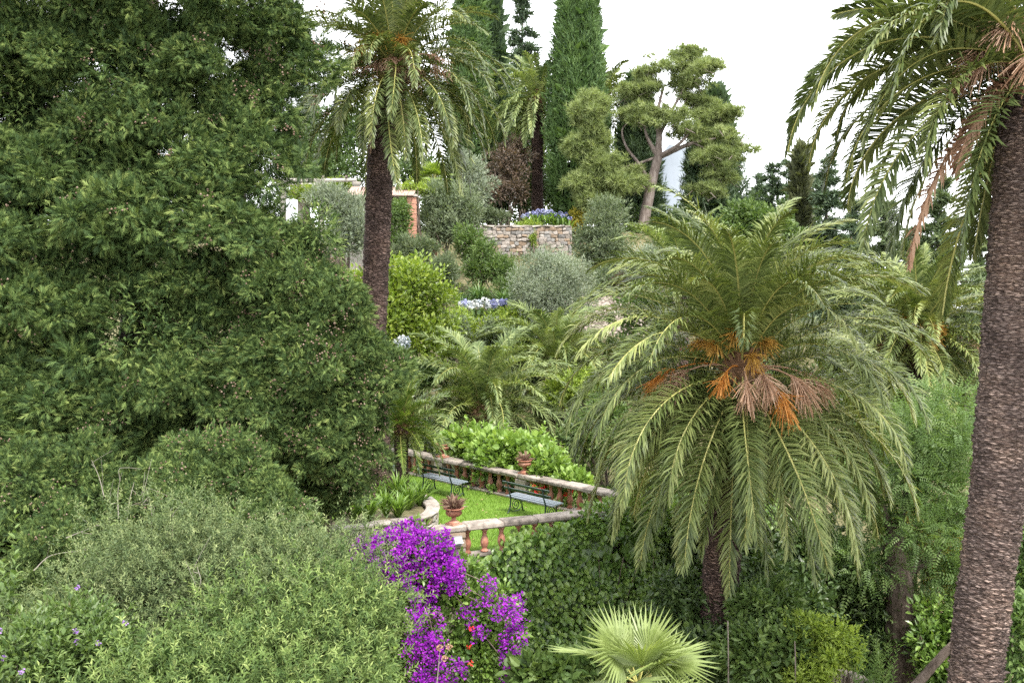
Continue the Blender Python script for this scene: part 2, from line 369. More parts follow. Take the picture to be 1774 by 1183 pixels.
def shell(lobes, n, g, depth=.3, gap=.0, gf=1.2, front=False):
    """n clump centres in the outer layer of a union of ellipsoids, with outward normals."""
    ar = np.array([r[0] * r[2] + r[0] * r[1] + r[1] * r[2] for c, r in lobes]); C = np.array([c for c, r in lobes]); R = np.array([r for c, r in lobes])
    P, N = [], []
    got = 0
    for _ in range(14):
        m = int(n * 1.8) + 50
        i = g.choice(len(lobes), m, p=ar / ar.sum()); d = rand_dir(m, g)
        if front: d[:, 1] = np.where(d[:, 1] > .35, -d[:, 1], d[:, 1])
        k = 1 - depth * g.random(m) ** 1.6
        p = C[i] + R[i] * d * k[:, None]; nn = nrm(d / R[i])
        inside = (((p[:, None] - C[None]) / R[None]) ** 2).sum(-1)
        inside[np.arange(m), i] = 9
        ok = inside.min(1) > (1 - depth) ** 2 * .95 if len(lobes) > 1 else np.ones(m, bool)
        if gap: ok &= fbm(p, gf, 1.7) > -1 + gap * 1.4 - .25 * g.random(m)
        P.append(p[ok]); N.append(nn[ok]); got += ok.sum()
        if got >= n: break
    return np.concatenate(P)[:n], np.concatenate(N)[:n]

def clump_leaves(G, P, N, k, rad, L, asp, T, g, out=.8, up=.3, rnd_amp=.55, jit=.7, squash=1., m=0, face_up=.6):
    """k leaves scattered round every clump centre, pointing outwards from it."""
    n = len(P); cr = g.random(n)
    o = rand_dir(n * k, g) * (g.random(n * k) ** .45)[:, None]
    o[:, 2] *= squash
    rad = np.broadcast_to(rad, (n,))
    NN = np.repeat(N, k, 0)
    pos = np.repeat(P, k, 0) + o * np.repeat(rad, k)[:, None]
    dr = NN * out + o * .9 + np.array([0, 0, up]) + g.normal(size=o.shape) * jit * .5
    nmv = np.array([0, 0, face_up]) + NN * .5 + g.normal(size=o.shape) * .45
    ll = L * (.65 + .7 * g.random(n * k))
    r = np.clip(rnd_amp * np.repeat(cr, k) + (1 - rnd_amp) * g.random(n * k), 0, 1)
    leaves(G, pos, dr, nmv, ll, ll * asp, T, r, m)

def tube(G, pts, rad, seg=8, m=0, uvs=False, wob=0, g=rng, cap=False):
    pts = np.asarray(pts, float); n = len(pts); rad = np.broadcast_to(np.asarray(rad, float), (n,))
    T = nrm(np.gradient(pts, axis=0)); ref = np.array([0, 1, 0.]) if abs(T[0][2]) > .6 else np.array([0, 0, 1.])
    S = nrm(np.cross(T, ref)); B = np.cross(S, T)
    a = np.linspace(0, 2 * pi, seg + 1)
    rr = rad[:, None] * (1 + (wob * g.normal(size=(n, seg + 1)) if wob else 0))
    if wob: rr[:, -1] = rr[:, 0]
    v = pts[:, None] + rr[..., None] * (np.cos(a)[None, :, None] * S[:, None] + np.sin(a)[None, :, None] * B[:, None])
    i, j = np.meshgrid(np.arange(n - 1), np.arange(seg), indexing='ij'); i = i.ravel(); j = j.ravel(); w = seg + 1
    q = np.stack([i * w + j, i * w + j + 1, (i + 1) * w + j + 1, (i + 1) * w + j], 1)
    h = np.concatenate([[0], np.cumsum(np.linalg.norm(np.diff(pts, axis=0), axis=1))])
    uv = np.stack(np.broadcast_arrays(a[None] * rad.mean(), h[:, None]), -1).reshape(-1, 2)
    G.add(v.reshape(-1, 3), q=q, m=m, uv=uv)
    if cap:
        for row, fl in ((0, 1), (n - 1, 0)):
            vv = np.vstack([v[row, :-1], pts[row]]); t = [(k, (k + 1) % seg, seg) if fl == 0 else ((k + 1) % seg, k, seg) for k in range(seg)]
            G.add(vv, t=t, m=m)

def curve(p, n=12):
    """A smooth line through the given points."""
    p = np.asarray(p, float)
    if len(p) == 2: return np.linspace(p[0], p[1], n)
    q = np.vstack([2 * p[0] - p[1], p, 2 * p[-1] - p[-2]]); out = []
    for i in range(len(p) - 1):
        t = np.linspace(0, 1, n, endpoint=(i == len(p) - 2))[:, None]; a, b, c, d = q[i:i + 4]
        out.append(.5 * (2 * b + (c - a) * t + (2 * a - 5 * b + 4 * c - d) * t ** 2 + (3 * b - a - 3 * c + d) * t ** 3))
    return np.vstack(out)

def box(G, c, s, rz=0., m=0, jit=0., g=rng):
    x, y, z = np.array(s) / 2
    v = np.array([(-x, -y, -z), (x, -y, -z), (x, y, -z), (-x, y, -z), (-x, -y, z), (x, -y, z), (x, y, z), (-x, y, z)])
    if jit: v = v + g.normal(size=v.shape) * jit
    R = np.array([(cos(rz), -sin(rz), 0), (sin(rz), cos(rz), 0), (0, 0, 1)])
    G.add(v @ R.T + np.asarray(c), q=[(0, 3, 2, 1), (4, 5, 6, 7), (0, 1, 5, 4), (1, 2, 6, 5), (2, 3, 7, 6), (3, 0, 4, 7)], m=m)

def chamfer_block(sx, sy, sz, b, jit=0., g=rng):
    """A block with bevelled edges, centred, as (verts, quads+tris) of a convex hull-like form."""
    v = []
    for X in (-1, 1):
        for Y in (-1, 1):
            for Z in (-1, 1):
                v += [(X * (sx / 2 - b), Y * (sy / 2 - b), Z * sz / 2), (X * (sx / 2 - b), Y * sy / 2, Z * (sz / 2 - b)), (X * sx / 2, Y * (sy / 2 - b), Z * (sz / 2 - b))]
    v = np.array(v, float)
    if jit: v += g.normal(size=v.shape) * jit
    import bmesh
    bm = bmesh.new()
    for p in v: bm.verts.new(p)
    bmesh.ops.convex_hull(bm, input=bm.verts)
    bmesh.ops.recalc_face_normals(bm, faces=bm.faces)
    bm.verts.index_update()
    vv = np.array([x.co for x in bm.verts]); ff = [[x.index for x in f.verts] for f in bm.faces]
    bm.free()
    return vv, np.array([f for f in ff if len(f) == 3])

def lathe(G, prof, c=(0, 0, 0), seg=20, m=0):
    prof = np.asarray(prof, float); a = np.linspace(0, 2 * pi, seg, endpoint=False); n = len(prof)
    v = np.stack([prof[:, 0][:, None] * np.cos(a), prof[:, 0][:, None] * np.sin(a), np.broadcast_to(prof[:, 1][:, None], (n, seg))], -1).reshape(-1, 3)
    i, j = np.meshgrid(np.arange(n - 1), np.arange(seg), indexing='ij'); i = i.ravel(); j = j.ravel(); j2 = (j + 1) % seg
    G.add(v + np.asarray(c), q=np.stack([i * seg + j, i * seg + j2, (i + 1) * seg + j2, (i + 1) * seg + j], 1), m=m)

# ================================================================== SETTING
def build_ground():
    xs = np.concatenate([np.linspace(-600, -60, 19), np.linspace(-58, 58, 140), np.linspace(60, 600, 19)])
    ys = np.concatenate([np.linspace(-20, 75, 150), np.linspace(78, 400, 45)])
    X, Y = np.meshgrid(xs, ys); Z = ground_z(X, Y)
    Z = Z + .05 * rng.normal(size=Z.shape)
    v = np.stack([X, Y, Z], -1).reshape(-1, 3); nx = len(xs); ny = len(ys)
    i, j = np.meshgrid(np.arange(ny - 1), np.arange(nx - 1), indexing='ij'); i = i.ravel(); j = j.ravel()
    q = np.stack([i * nx + j, i * nx + j + 1, (i + 1) * nx + j + 1, (i + 1) * nx + j], 1)
    o = link('ground', mesh_np('ground', v, None, M['soil'], None, None, q, True)); tag(o, kind='structure')
    G = Geo(); G.add([(-1500, 150, -50), (1500, 150, -50), (1500, 1500, -50), (-1500, 1500, -50)], q=[(0, 1, 2, 3)])
    tag(G.link('sea', M['sea']), kind='structure')
    # a pale far mountain seen through the pine
    n = 60; xs = np.linspace(-30, 380, n)
    G = Geo(); rows = []
    for k, (yy, q) in enumerate(((780, 0), (850, .55), (920, 1), (1040, .6), (1160, 0))):
        prof = 175 * np.exp(-((xs - 146) / 62) ** 2) + 90 * np.exp(-((xs - 250) / 70) ** 2) + 5 * np.sin(xs * .08 + k) + 3 * np.sin(xs * .25 + 2 * k)
        rows.append(np.stack([xs, np.full(n, yy), -52 + q * prof], -1))
    v = np.concatenate(rows); i, j = np.meshgrid(np.arange(4), np.arange(n - 1), indexing='ij'); i = i.ravel(); j = j.ravel()
    G.add(v, q=np.stack([i * n + j, i * n + j + 1, (i + 1) * n + j + 1, (i + 1) * n + j], 1))
    tag(G.link('hill', M['hill'], smooth=True), kind='structure')
build_ground()

# terrace outline on plan
PA = np.array([-3.5, 31.0]); PK = np.array([3.46, 23.25]); PF = np.array([-1.62, 20.73])
TERR = [PA + (-.4, .6), PA + (.35, .3), PK + (.35, .1), PF + (-.1, -.25), np.array([-6.5, 20.3]), np.array([-14, 22.]), np.array([-14, 33.]), np.array([-6, 33.])]

def in_poly(x, y, poly):
    c = np.zeros(len(x), bool); j = len(poly) - 1
    for i in range(len(poly)):
        xi, yi = poly[i]; xj, yj = poly[j]
        c ^= ((yi > y) != (yj > y)) & (x < (xj - xi) * (y - yi) / (yj - yi + 1e-12) + xi); j = i
    return c

def build_terrace():
    t = thing('retaining_wall', (PF[0], PF[1], -5), 'stone retaining wall of the lawn terrace, buried under green creeper', 'wall')
    G = Geo(); n = len(TERR)
    v = [(*p, -5.3) for p in TERR] + [(*p, -.06) for p in TERR]
    G.add(v, q=[((i + 1) % n, i, n + i, n + (i + 1) % n) for i in range(n)])
    G.link('wall_core', M['mortar'], t)
    G = Geo(); G.add([(*p, 0.) for p in TERR], t=None, q=None)
    me = bpy.data.meshes.new('lawn'); me.from_pydata([(*p, 0.0) for p in TERR] + [(*p, -.058) for p in TERR], [], [list(range(n))[::-1]] + [[i, (i + 1) % n, n + (i + 1) % n, n + i] for i in range(n)])
    me.materials.append(M['lawn_base']); tag(link('lawn', me), kind='structure')
    # blades
    N = 55000
    x = rng.uniform(-7.5, 3.6, N * 2); y = rng.uniform(20.5, 32, N * 2); ok = in_poly(x, y, [np.array(p) for p in TERR]); x = x[ok][:N]; y = y[ok][:N]; N = len(x)
    G = Geo(); dr = np.stack([rng.normal(size=N) * .4, rng.normal(size=N) * .4, np.ones(N)], 1)
    r = np.clip(.5 + .3 * fbm(np.stack([x, y, 0 * x], 1), 1.6) + .28 * rng.normal(size=N), 0, 1)
    leaves(G, np.stack([x, y, np.full(N, .001)], 1), dr, rand_dir(N), .035 + .03 * rng.random(N), .013, TRI, r)
    tag(G.link('grass', M['grass']), kind='stuff')
build_terrace()

def fallen_leaves():
    g = np.random.default_rng(15); n = 420; x = g.uniform(-5.5, 3.2, n); y = g.uniform(21, 31, n); ok = in_poly(x, y, [np.array(p) for p in TERR]); x = x[ok]; y = y[ok]; n = len(x); G = Geo()
    a = g.random(n) * 6.28; leaves(G, np.stack([x, y, np.full(n, .045)], 1), np.stack([np.cos(a), np.sin(a), .2 * g.normal(size=n)], 1), np.array([0, 0, 1.]) + .3 * g.normal(size=(n, 3)), .05 * g.uniform(.6, 1.5, n), .03, DIA, g.random(n)); tag(G.link('fallen_leaves', M['straw']), kind='stuff')
fallen_leaves()

# ---------------- balustrades
BAL = [(.075, 0), (.085, .0), (.085, .035), (.06, .05), (.05, .075), (.062, .1), (.085, .16), (.088, .21), (.075, .28), (.052, .34), (.045, .38), (.052, .395), (.052, .41), (.042, .42), (.06, .45), (.075, .46), (.078, .5), (.078, .52)]
def baluster_mesh():
    G = Geo(); lathe(G, BAL, seg=14); return G.mesh('baluster', M['terracotta'], smooth=True)
ME_BAL = baluster_mesh()

def block_obj(name, parent, c, s, rz, m, b=.02, jit=.006):
    v, t = chamfer_block(*s, b, jit)
    me = mesh_np(name, v, t, m)
    p = np.array(parent.location)
    return link(name, me, parent, np.asarray(c) - p, (0, 0, rz))

def balustrade(a, b, piers, label, ends=(0, 0), step=.36, skip=(), copext=0.3):
    a = np.array(a); b = np.array(b); L = np.linalg.norm(b - a); u = (b - a) / L; rz = math.atan2(u[1], u[0])
    t = thing('balustrade', (*a, 0), label, 'balustrade')
    def P(s, z): return np.array([*(a + u * s), z])
    block_obj('plinth', t, P(L / 2, .035), (L + .3, .3, .07), rz, M['stone'], .015, .002)
    # piers of two or three blocks with mortar lines between
    for s in piers:
        z = .07
        for h in (.17, .2, .15):
            block_obj('pier_block', t, P(s + rng.normal() * .006, z + h / 2), (.42 + rng.normal() * .01, .36, h - .008), rz, M['stone_buff'] if rng.random() < .6 else M['stone'], .018, .008)
            z += h
    # coping stones
    s = -copext
    while s < L + copext - .05:
        l = min(.72 + .25 * rng.random(), L + copext - s)
        if L + copext - s - l < .3: l = L + copext - s
        block_obj('coping_stone', t, P(s + l / 2, .655 + rng.normal() * .003), (l - .012, .4 + rng.normal() * .008, .12), rz + rng.normal() * .004, M['stone'], .028, .006)
        s += l
    # balusters
    edges = [0] + sorted(piers) + [L]
    for i in range(len(edges) - 1):
        lo, hi = edges[i] + .3, edges[i + 1] - .3
        if hi - lo < .1: continue
        k = max(1, int(round((hi - lo) / step)) + 1)
        for s in np.linspace(lo, hi, k):
            link('baluster', ME_BAL, t, P(s, .071) - np.array(t.location), (rng.normal() * .012, rng.normal() * .012, rng.random() * 6))
    return t, P, L, rz, u

BB, PB, LB, RB, UB = balustrade(PA, PK, [.15, 2.15, 5.75, 10.25], 'long stone balustrade with terracotta balusters behind the two benches', copext=.25)
BF, PFR, LF, RFR, UF = balustrade(PF, PK - np.array([.12, .35]), [.42], 'short front balustrade half covered by green creeper below the lawn', step=.4, copext=.2)

# ---------------- urns
def urn(base, s, label, group='terracotta urns on the balustrade piers', rim=1.):
    t = thing('urn', base, label, 'urn', group)
    G = Geo(); q = .13 * s; b = np.array(base)
    box(G, b + (0, 0, .02 * s), (.26 * s, .26 * s, .04 * s), RB)
    lathe(G, np.array([(.115, .042), (.12, .06), (.1, .075), (.06, .1), (.045, .13), (.05, .16), (.06, .17)]) * s, b, 20)
    G.link('pedestal', M['terracotta'], t, smooth=False)
    G = Geo(); prof = np.array([(.0, .172), (.055, .172), (.1, .19), (.15, .225), (.172, .27), (.165, .3), (.15, .315), (.165, .33), (.195 * rim, .345), (.2 * rim, .365), (.185 * rim, .37), (.15, .36), (.14, .33), (0, .325)]) * s
    lathe(G, prof, b, 24); G.link('bowl', M['terracotta'], t, smooth=True)
    G = Geo(); a = np.linspace(0, 2 * pi, 13)
    for k in range(16):
        an = k * 2 * pi / 16; tube(G, [b + np.array([r * cos(an), r * sin(an), z]) * s for r, z in ((.1, .188), (.152, .222), (.176, .268))], .009 * s, 5)
    G.link('gadroon', M['terracotta'], t, smooth=True)
    return t, b + np.array([0, 0, .33 * s])

def rosette(name, base, n, L, label, m, up=.6, w=.16, cat='plant', T=DIA):
    t = thing(name, base, label, cat); G = Geo(); d = rand_dir(n); d[:, 2] = np.abs(d[:, 2]) * .8 + up * rng.random(n)
    leaves(G, np.tile(np.asarray(base, float), (n, 1)) + d * .02, d, np.array([0, 0, 1]) + .4 * rng.normal(size=(n, 3)), L * (.6 + .5 * rng.random(n)), L * w, T, rng.random(n))
    G.link('leaves', m, t); return t

def small_flowers(name, base, n, r, hgt, label, ml, mf, cat, fs=.06, nl=200, ll=.12):
    t = thing(name, base, label, cat); b = np.asarray(base, float)
    G = Geo(); p = b + np.stack([rng.normal(size=nl) * r * .6, rng.normal(size=nl) * r * .6, rng.random(nl) * hgt], 1)
    leaves(G, p, p - b + rng.normal(size=(nl, 3)) * .2 + (0, 0, .1), rand_dir(nl), ll, ll * .45, DIA, rng.random(nl)); G.link('leaves', ml, t)
    G = Geo(); c = b + np.stack([rng.normal(size=n) * r * .55, rng.normal(size=n) * r * .55, hgt * (.6 + .5 * rng.random(n))], 1)
    flower_balls(G, c, fs, 26); o = G.link('flowers', mf, t); tag(o, kind='stuff')
    return t

def flower_balls(G, C, r, k, g=rng):
    n = len(C); d = rand_dir(n * k, g); p = np.repeat(C, k, 0) + d * r * .7
    leaves(G, p, rand_dir(n * k, g) * .7 + d * .6, d, r * .75, r * .7, DIA, np.clip(np.repeat(g.random(n), k) * .6 + .4 * g.random(n * k), 0, 1))

u1 = PB(2.15, .715); u2 = PB(5.75, .715); u3 = PFR(.42, .715)
_, top = urn(u1, 1.1, 'terracotta urn on the balustrade beside the farther bench')
rosette('succulent_plant', top, 26, .2, 'small pale succulent in the urn beside the farther bench', M['grey_shrub'], .2, .3)
_, top = urn(u2, 1.05, 'terracotta urn on the balustrade behind the nearer bench')
rosette('succulent_plant', top, 60, .3, 'pale dry succulent in the urn behind the nearer bench', M['succ'], .7, .2)
_, top = urn(u3, 1.0, 'terracotta urn with flared rim on the near corner pier above the purple bougainvillea', rim=1.12)
rosette('succulent_plant', top, 110, .34, 'reddish dry succulent in the near corner urn above the bougainvillea', M['succ'], .8, .2)

# ---------------- benches
def bench(origin, rz, label):
    """local x along the bench, local y from the backrest to the front edge."""
    t = thing('garden_bench', origin, label, 'bench', 'iron garden benches on the lawn')
    o = np.array(origin); R = np.array([(cos(rz), -sin(rz), 0), (sin(rz), cos(rz), 0), (0, 0, 1)])
    def w(p): return np.asarray(p) @ R.T + o
    LEN = 1.72
    for k in range(4):
        G = Geo(); box(G, (0, 0, 0), (LEN, .086, .026)); me = G.mesh('seat_slat', M['slat'])
        link('seat_slat', me, t, np.array([0, .09 + .1 * k, .42 - .012 * (k == 0) + .004 * k]) @ R.T, (0, 0, rz))
    for z, y in ((.63, -.04), (.78, -.085)):
        G = Geo(); box(G, (0, 0, 0), (LEN, .024, .062)); link('back_slat', G.mesh('back_slat', M['iron']), t, np.array([0, y + .035, z]) @ R.T, (radians(16), 0, rz))
    for x in (-LEN / 2 + .22, LEN / 2 - .22):
        G = Geo()
        tube(G, w([(x, y, z) for y, z in curve([(-.1, .84), (-.06, .7), (-.005, .5), (.02, .4), (.0, .2), (-.05, .03)], 6)[:, :2]]) if False else w(np.array([(x, y, z) for y, z in ((-.1, .84), (-.075, .74), (-.04, .6), (.0, .48), (.03, .4), (.025, .25), (.0, .12), (-.05, .02), (-.09, .012))])), [.014, .018, .019, .02, .022, .02, .02, .022, .012], 7)
        tube(G, w(np.array([(x, y, z) for y, z in ((.42, .4), (.41, .25), (.42, .12), (.45, .02), (.49, .012))])), [.02, .018, .019, .022, .012], 7)
        tube(G, w(np.array([(x, .02, .395), (x, .22, .388), (x, .43, .395)])), .017, 6)
        a = np.linspace(0, 2 * pi * 2.1, 40); rr = .155 - .0102 * a
        tube(G, w(np.stack([np.full(40, x), .215 + rr * np.cos(a), .2 + rr * np.sin(a)], 1)), .012, 6)
        tube(G, w(np.array([(x, .0, .1), (x, .1, .04), (x, .215, .03), (x, .33, .04), (x, .42, .1)])), .011, 6)
        G.link('leg_frame', M['iron'], t, smooth=True)
    return t
def bench_at(px, py, d_y, label, shift=0):
    p = W(px, py, d_y); return bench((p[0], p[1], .002), RB, label)
NB = np.array([-UB[1], UB[0]])   # from the lawn towards the balustrade
def bench_on(s, dist, label):
    p = PA + UB * s - NB * dist
    return bench((p[0], p[1], .002), RB, label)
bench_on(3.6, 1.35, 'iron bench with pale slats on the lawn, the farther one near the cypress')
bench_on(7.3, 1.35, 'iron bench with pale slats on the lawn, the nearer one beside the big palm')

# ---------------- lamp in the near pier
def pier_lamp():
    p = PFR(.42, 0); nn = np.array([UF[1], -UF[0]]); b = np.array([*(p[:2] + nn * .19), .42])
    t = thing('wall_lamp', b, 'small white wedge lamp fixed to the near corner pier under the urn', 'lamp'); G = Geo()
    box(G, b + np.array([*(nn * .03), 0]), (.2, .05, .2), RFR); G.link('housing', M['grey_metal'], t)
    G = Geo(); c = np.array([*(nn), 0]); s = np.array([*UF, 0]); up = np.array([0, 0, 1.])
    q = b + c * .056; v = [q - s * .075 + up * .08, q + s * .075 + up * .08, q + s * .095 - up * .03 + c * .09, q - s * .095 - up * .03 + c * .09, q - s * .075 - up * .05, q + s * .075 - up * .05]
    G.add(v, q=[(0, 3, 2, 1), (3, 4, 5, 2)], t=[(0, 4, 3), (1, 2, 5)]); G.link('shade', M['white'], t)
pier_lamp()

# ---------------- round flower bed with low stone kerb
def bed():
    pts = curve([(-6.4, 21.6), (-4.4, 21.9), (-2.7, 22.7), (-1.95, 23.7), (-2.0, 24.8), (-2.7, 25.7), (-4, 26.3), (-6, 26.6)], 14)
    pts = np.array([W(px, py, d)[:2] for px, py, d in ((540, 925, 22.0), (620, 905, 22.4), (690, 893, 22.9), (735, 882, 23.4), (750, 868, 24.4), (735, 858, 25.4), (700, 850, 26.5), (640, 850, 27))])
    pts = curve(pts, 14)
    seg = np.concatenate([[0], np.cumsum(np.linalg.norm(np.diff(pts, axis=0), axis=1))]); Ltot = seg[-1]
    t = thing('bed_wall', (*pts[30], 0), 'low curved pale stone wall edging the flower bed on the lawn', 'wall')
    def at(s):
        p = np.array([np.interp(s, seg, pts[:, 0]), np.interp(s, seg, pts[:, 1])]); q = np.array([np.interp(s + .05, seg, pts[:, 0]), np.interp(s + .05, seg, pts[:, 1])])
        return p, math.atan2(q[1] - p[1], q[0] - p[0])
    s = 0
    for z, h, mt, w in ((0, .17, 'stone_pale', .26), (.17, .16, 'stone_buff', .25), (.33, .09, 'stone_pale', .34)):
        s = rng.random() * .1
        while s < Ltot - .1:
            l = (.28 if h > .1 else .42) * (.75 + .5 * rng.random()); p, a = at(s + l / 2)
            block_obj('stone', t, (*p, z + h / 2), (l - .01, w * (1 + .06 * rng.normal()), h - .006), a, M['stone_pale'] if rng.random() < .75 else M[mt], .03, .01)
            s += l
    poly = list(pts)
    me = bpy.data.meshes.new('flower_bed'); me.from_pydata([(*p, .26) for p in poly], [], [list(range(len(poly)))]); me.materials.append(M['soil'])
    tag(link('flower_bed', me), kind='structure')
bed()

def strap_plant(base, n, L, label, m='strap', name='strap_leaf_plant', group=None, w=.05, lean=.8, cat='plant', bend=1.2, flowers=None):
    t = thing(name, base, label, cat, group); G = Geo(); b = np.asarray(base, float)
    for k in range(n):
        az = rng.random() * 2 * pi; e = radians(rng.uniform(50, 88)); l = L * rng.uniform(.6, 1.1); ns = 5
        s = np.linspace(0, 1, ns); th = e - bend * lean * s ** 1.6 * rng.uniform(.6, 1.3); d = np.stack([np.cos(th) * cos(az), np.cos(th) * sin(az), np.sin(th)], 1)
        p = b + np.concatenate([[(0, 0, 0)], np.cumsum(d[:-1] * l / (ns - 1), 0)]) + np.array([cos(az), sin(az), 0]) * .03 * rng.random()
        sd = np.array([-sin(az), cos(az), 0]); ww = w * np.array([.7, 1, .9, .6, .05])
        v = np.concatenate([p - sd * ww[:, None] / 2, p + sd * ww[:, None] / 2])
        q = [(i, i + ns, i + 1 + ns, i + 1) for i in range(ns - 1)]
        G.add(v, q=q, rq=rng.random())
    G.link('leaves', M[m], t)
    return t
k = 0
for (px, py, d, n, L, lab) in ((612, 905, 23.3, 100, .8, 'strap leaf clump beside the cypress at the left end of the flower bed'), (668, 884, 23.9, 100, .7, 'strap leaf clump in front of the palm trunk in the flower bed'),
                          (708, 868, 24.6, 100, .75, 'strap leaf clump at the rounded end of the flower bed'), (690, 850, 25.6, 110, .85, 'tallest strap leaf clump to the right of the palm trunk'),
                          (640, 893, 23.4, 100, .75, 'low strap leaf clump behind the kerb in the middle of the flower bed'), (727, 868, 25, 90, .7, 'small strap leaf clump against the farther curve of the kerb'),
                          (690, 878, 23.7, 100, .65, 'strap leaf clump between the palm trunk clump and the rounded end of the kerb'), (655, 868, 25.3, 90, .7, 'strap leaf clump at the back of the bed by the palm trunk foot')):
    p = W(px, py, d); strap_plant((p[0], p[1], .26), n, L, lab, group='strap leaf plants in the flower bed')

# ================================================================== PALMS
def frond_curve(e0, bend, p=1.35, n=26):
    s = np.linspace(0, 1, n); th = e0 - bend * s ** p
    d = np.stack([np.cos(th), np.sin(th)], 1); c = np.concatenate([[(0, 0)], np.cumsum((d[1:] + d[:-1]) / 2 / (n - 1), 0)])
    return s, th, c

def frond(parent, H, az, e0, bend, L, m, g, nl=70, ll=.42, lw=.026, side=0., V=28, twist=0., name='frond', p=1.35, droop=.5, mats=None, dens0=.1):
    """One feather leaf: midrib and two ranks of leaflets held in a V, built in its own place on the palm."""
    s, th, c = frond_curve(e0, bend, p); n = len(s)
    X = np.array([cos(az), sin(az), 0]); Z = np.array([0, 0, 1.]); Sd = np.array([-sin(az), cos(az), 0])
    P = H + L * (c[:, :1] * X + c[:, 1:] * Z) + Sd * (side * L * s[:, None] ** 2)
    T = nrm(np.gradient(P, axis=0)); S = nrm(Sd - (T @ Sd)[:, None] * T); N = np.cross(T, S)
    N = np.where((N[:, 2:] < 0) & (np.abs(T[:, 2:]) < .7), N, N)
    tw = g.normal() * .35 * s + twist * (.3 + .7 * s); S2 = S * np.cos(tw)[:, None] + N * np.sin(tw)[:, None]; N = np.cross(T, S2); S = S2
    if N[0, 2] < 0 and abs(e0) < 1.3: N = -N
    G = Geo()
    rw = .017 * (L / 4) * (1 - .6 * s) + .005
    v = np.concatenate([P - S * rw[:, None], P + N * rw[:, None] * .6, P + S * rw[:, None], P - N * rw[:, None] * .5])
    q = [(i + a * n, i + 1 + a * n, i + 1 + ((a + 1) % 4) * n, i + ((a + 1) % 4) * n) for a in range(4) for i in range(0, n - 1)]
    G.add(v, q=q, m=1)
    for sg in (-1, 1):
        t = np.linspace(dens0, 1, nl) + g.normal(size=nl) * .003; t = np.clip(t, 0, 1)
        def I(A): return np.stack([np.interp(t, s, A[:, k]) for k in range(3)], 1)
        p0, tt, ss, nn = I(P), nrm(I(T)), nrm(I(S)), nrm(I(N))
        a = np.radians(72 - 48 * t ** 1.3 + 6 * g.normal(size=nl)); vv = np.radians(V * (1 - .35 * t) + 15 * g.normal(size=nl))
        dd = tt * np.cos(a)[:, None] + (ss * sg * np.cos(vv)[:, None] + nn * np.sin(vv)[:, None]) * np.sin(a)[:, None]
        prof = np.interp(t, [0, .12, .35, .7, .93, 1], [.3, .75, 1, .88, .55, .35]); l = ll * prof * (.88 + .24 * g.random(nl))
        d2 = nrm(dd + np.array([0, 0, -1]) * droop * (.6 + .6 * g.random(nl))[:, None] + g.normal(size=(nl, 3)) * .05)
        wd = nrm(np.cross(np.cross(dd, nn), dd) * .35 + tt * .9 * 1 - dd * (tt * dd).sum(1)[:, None]) * (lw * (.8 + .4 * g.random(nl)))[:, None] * .5
        b0 = p0; b1 = p0 + dd * (l * .5)[:, None]; b2 = b1 + d2 * (l * .5)[:, None]
        V5 = np.stack([b0 - wd * .6, b0 + wd * .6, b1 - wd, b1 + wd, b2], 1).reshape(-1, 3)
        k = (np.arange(nl) * 5)[:, None]
        t3 = np.concatenate([k + np.array([0, 1, 3]), k + np.array([0, 3, 2]), k + np.array([2, 3, 4])])
        rr = np.clip(.45 + .22 * g.normal() + .2 * g.normal(size=nl), 0, 1)
        G.add(V5, t=t3, r=np.tile(rr, 3))
    return G.link(name, [m, M['rachis']] if mats is None else mats, parent)

def solve_bend(dx, dz, e0, p=1.35):
    """Bend and length that make a frond leaving at e0 end dx out and dz up."""
    ang = math.atan2(dz, dx); e = e0
    for k in range(14):
        best = None
        for b in np.radians(np.arange(-5, math.degrees(e) + 86, 2.)):
            _, _, c = frond_curve(e, b, p); q = abs(math.atan2(c[-1, 1], c[-1, 0]) - ang)
            if best is None or q < best[0]: best = (q, b, math.hypot(dx, dz) / math.hypot(*c[-1]))
        if best is not None and best[0] < .04: break
        e -= radians(6)
    return e, best[1], best[2]

def date_bunch(parent, H, az, e0, L, m, g, n=70, l=.5, name='fruit_bunch', wd=.0055):
    """A flat stalk and a brush of thin strands hanging from its end."""
    s, th, c = frond_curve(e0, 1.0, 1.5, 8); X = np.array([cos(az), sin(az), 0]); P = H + L * (c[:, :1] * X + c[:, 1:] * np.array([0, 0, 1.])); G = Geo()
    tube(G, P, .022 * np.linspace(1, .6, 8), 5)
    T = nrm(P[-1] - P[-2]); k = 5
    for i in range(int(n * 1.4)):
        d = nrm(T + g.normal(size=3) * .42); b = P[-1] - T * .25 * g.random() * L; ll = l * g.uniform(.6, 1.1)
        sg = np.linspace(0, 1, 4)[:, None]; q = b + d * ll * sg + np.array([0, 0, -1]) * ll * .35 * sg ** 2
        w = nrm(np.cross(d, g.normal(size=3))) * wd
        v = np.concatenate([q - w, q + w]); G.add(v, q=[(j, j + 4, j + 5, j + 1) for j in range(3)], rq=g.random())
    return G.link(name, m, parent)

def palm_trunk(parent, pts, rad, m, seg=40, step=.03, g=rng, rough=.045):
    c = curve(pts, 40); d = np.concatenate([[0], np.cumsum(np.linalg.norm(np.diff(c, axis=0), axis=1))]); n = int(d[-1] / step)
    s = np.linspace(0, d[-1], n); P = np.stack([np.interp(s, d, c[:, k]) for k in range(3)], 1)
    R = np.interp(s / d[-1], np.linspace(0, 1, len(rad)), rad)
    R = R * (1 + .018 * np.sin(s * 5.1) + .012 * np.sin(s * 13 + 1) + .012 * g.normal(size=n))
    G = Geo(); tube(G, P, R, seg, wob=rough, g=g); G.link('trunk', m, parent, smooth=True, uv=True)

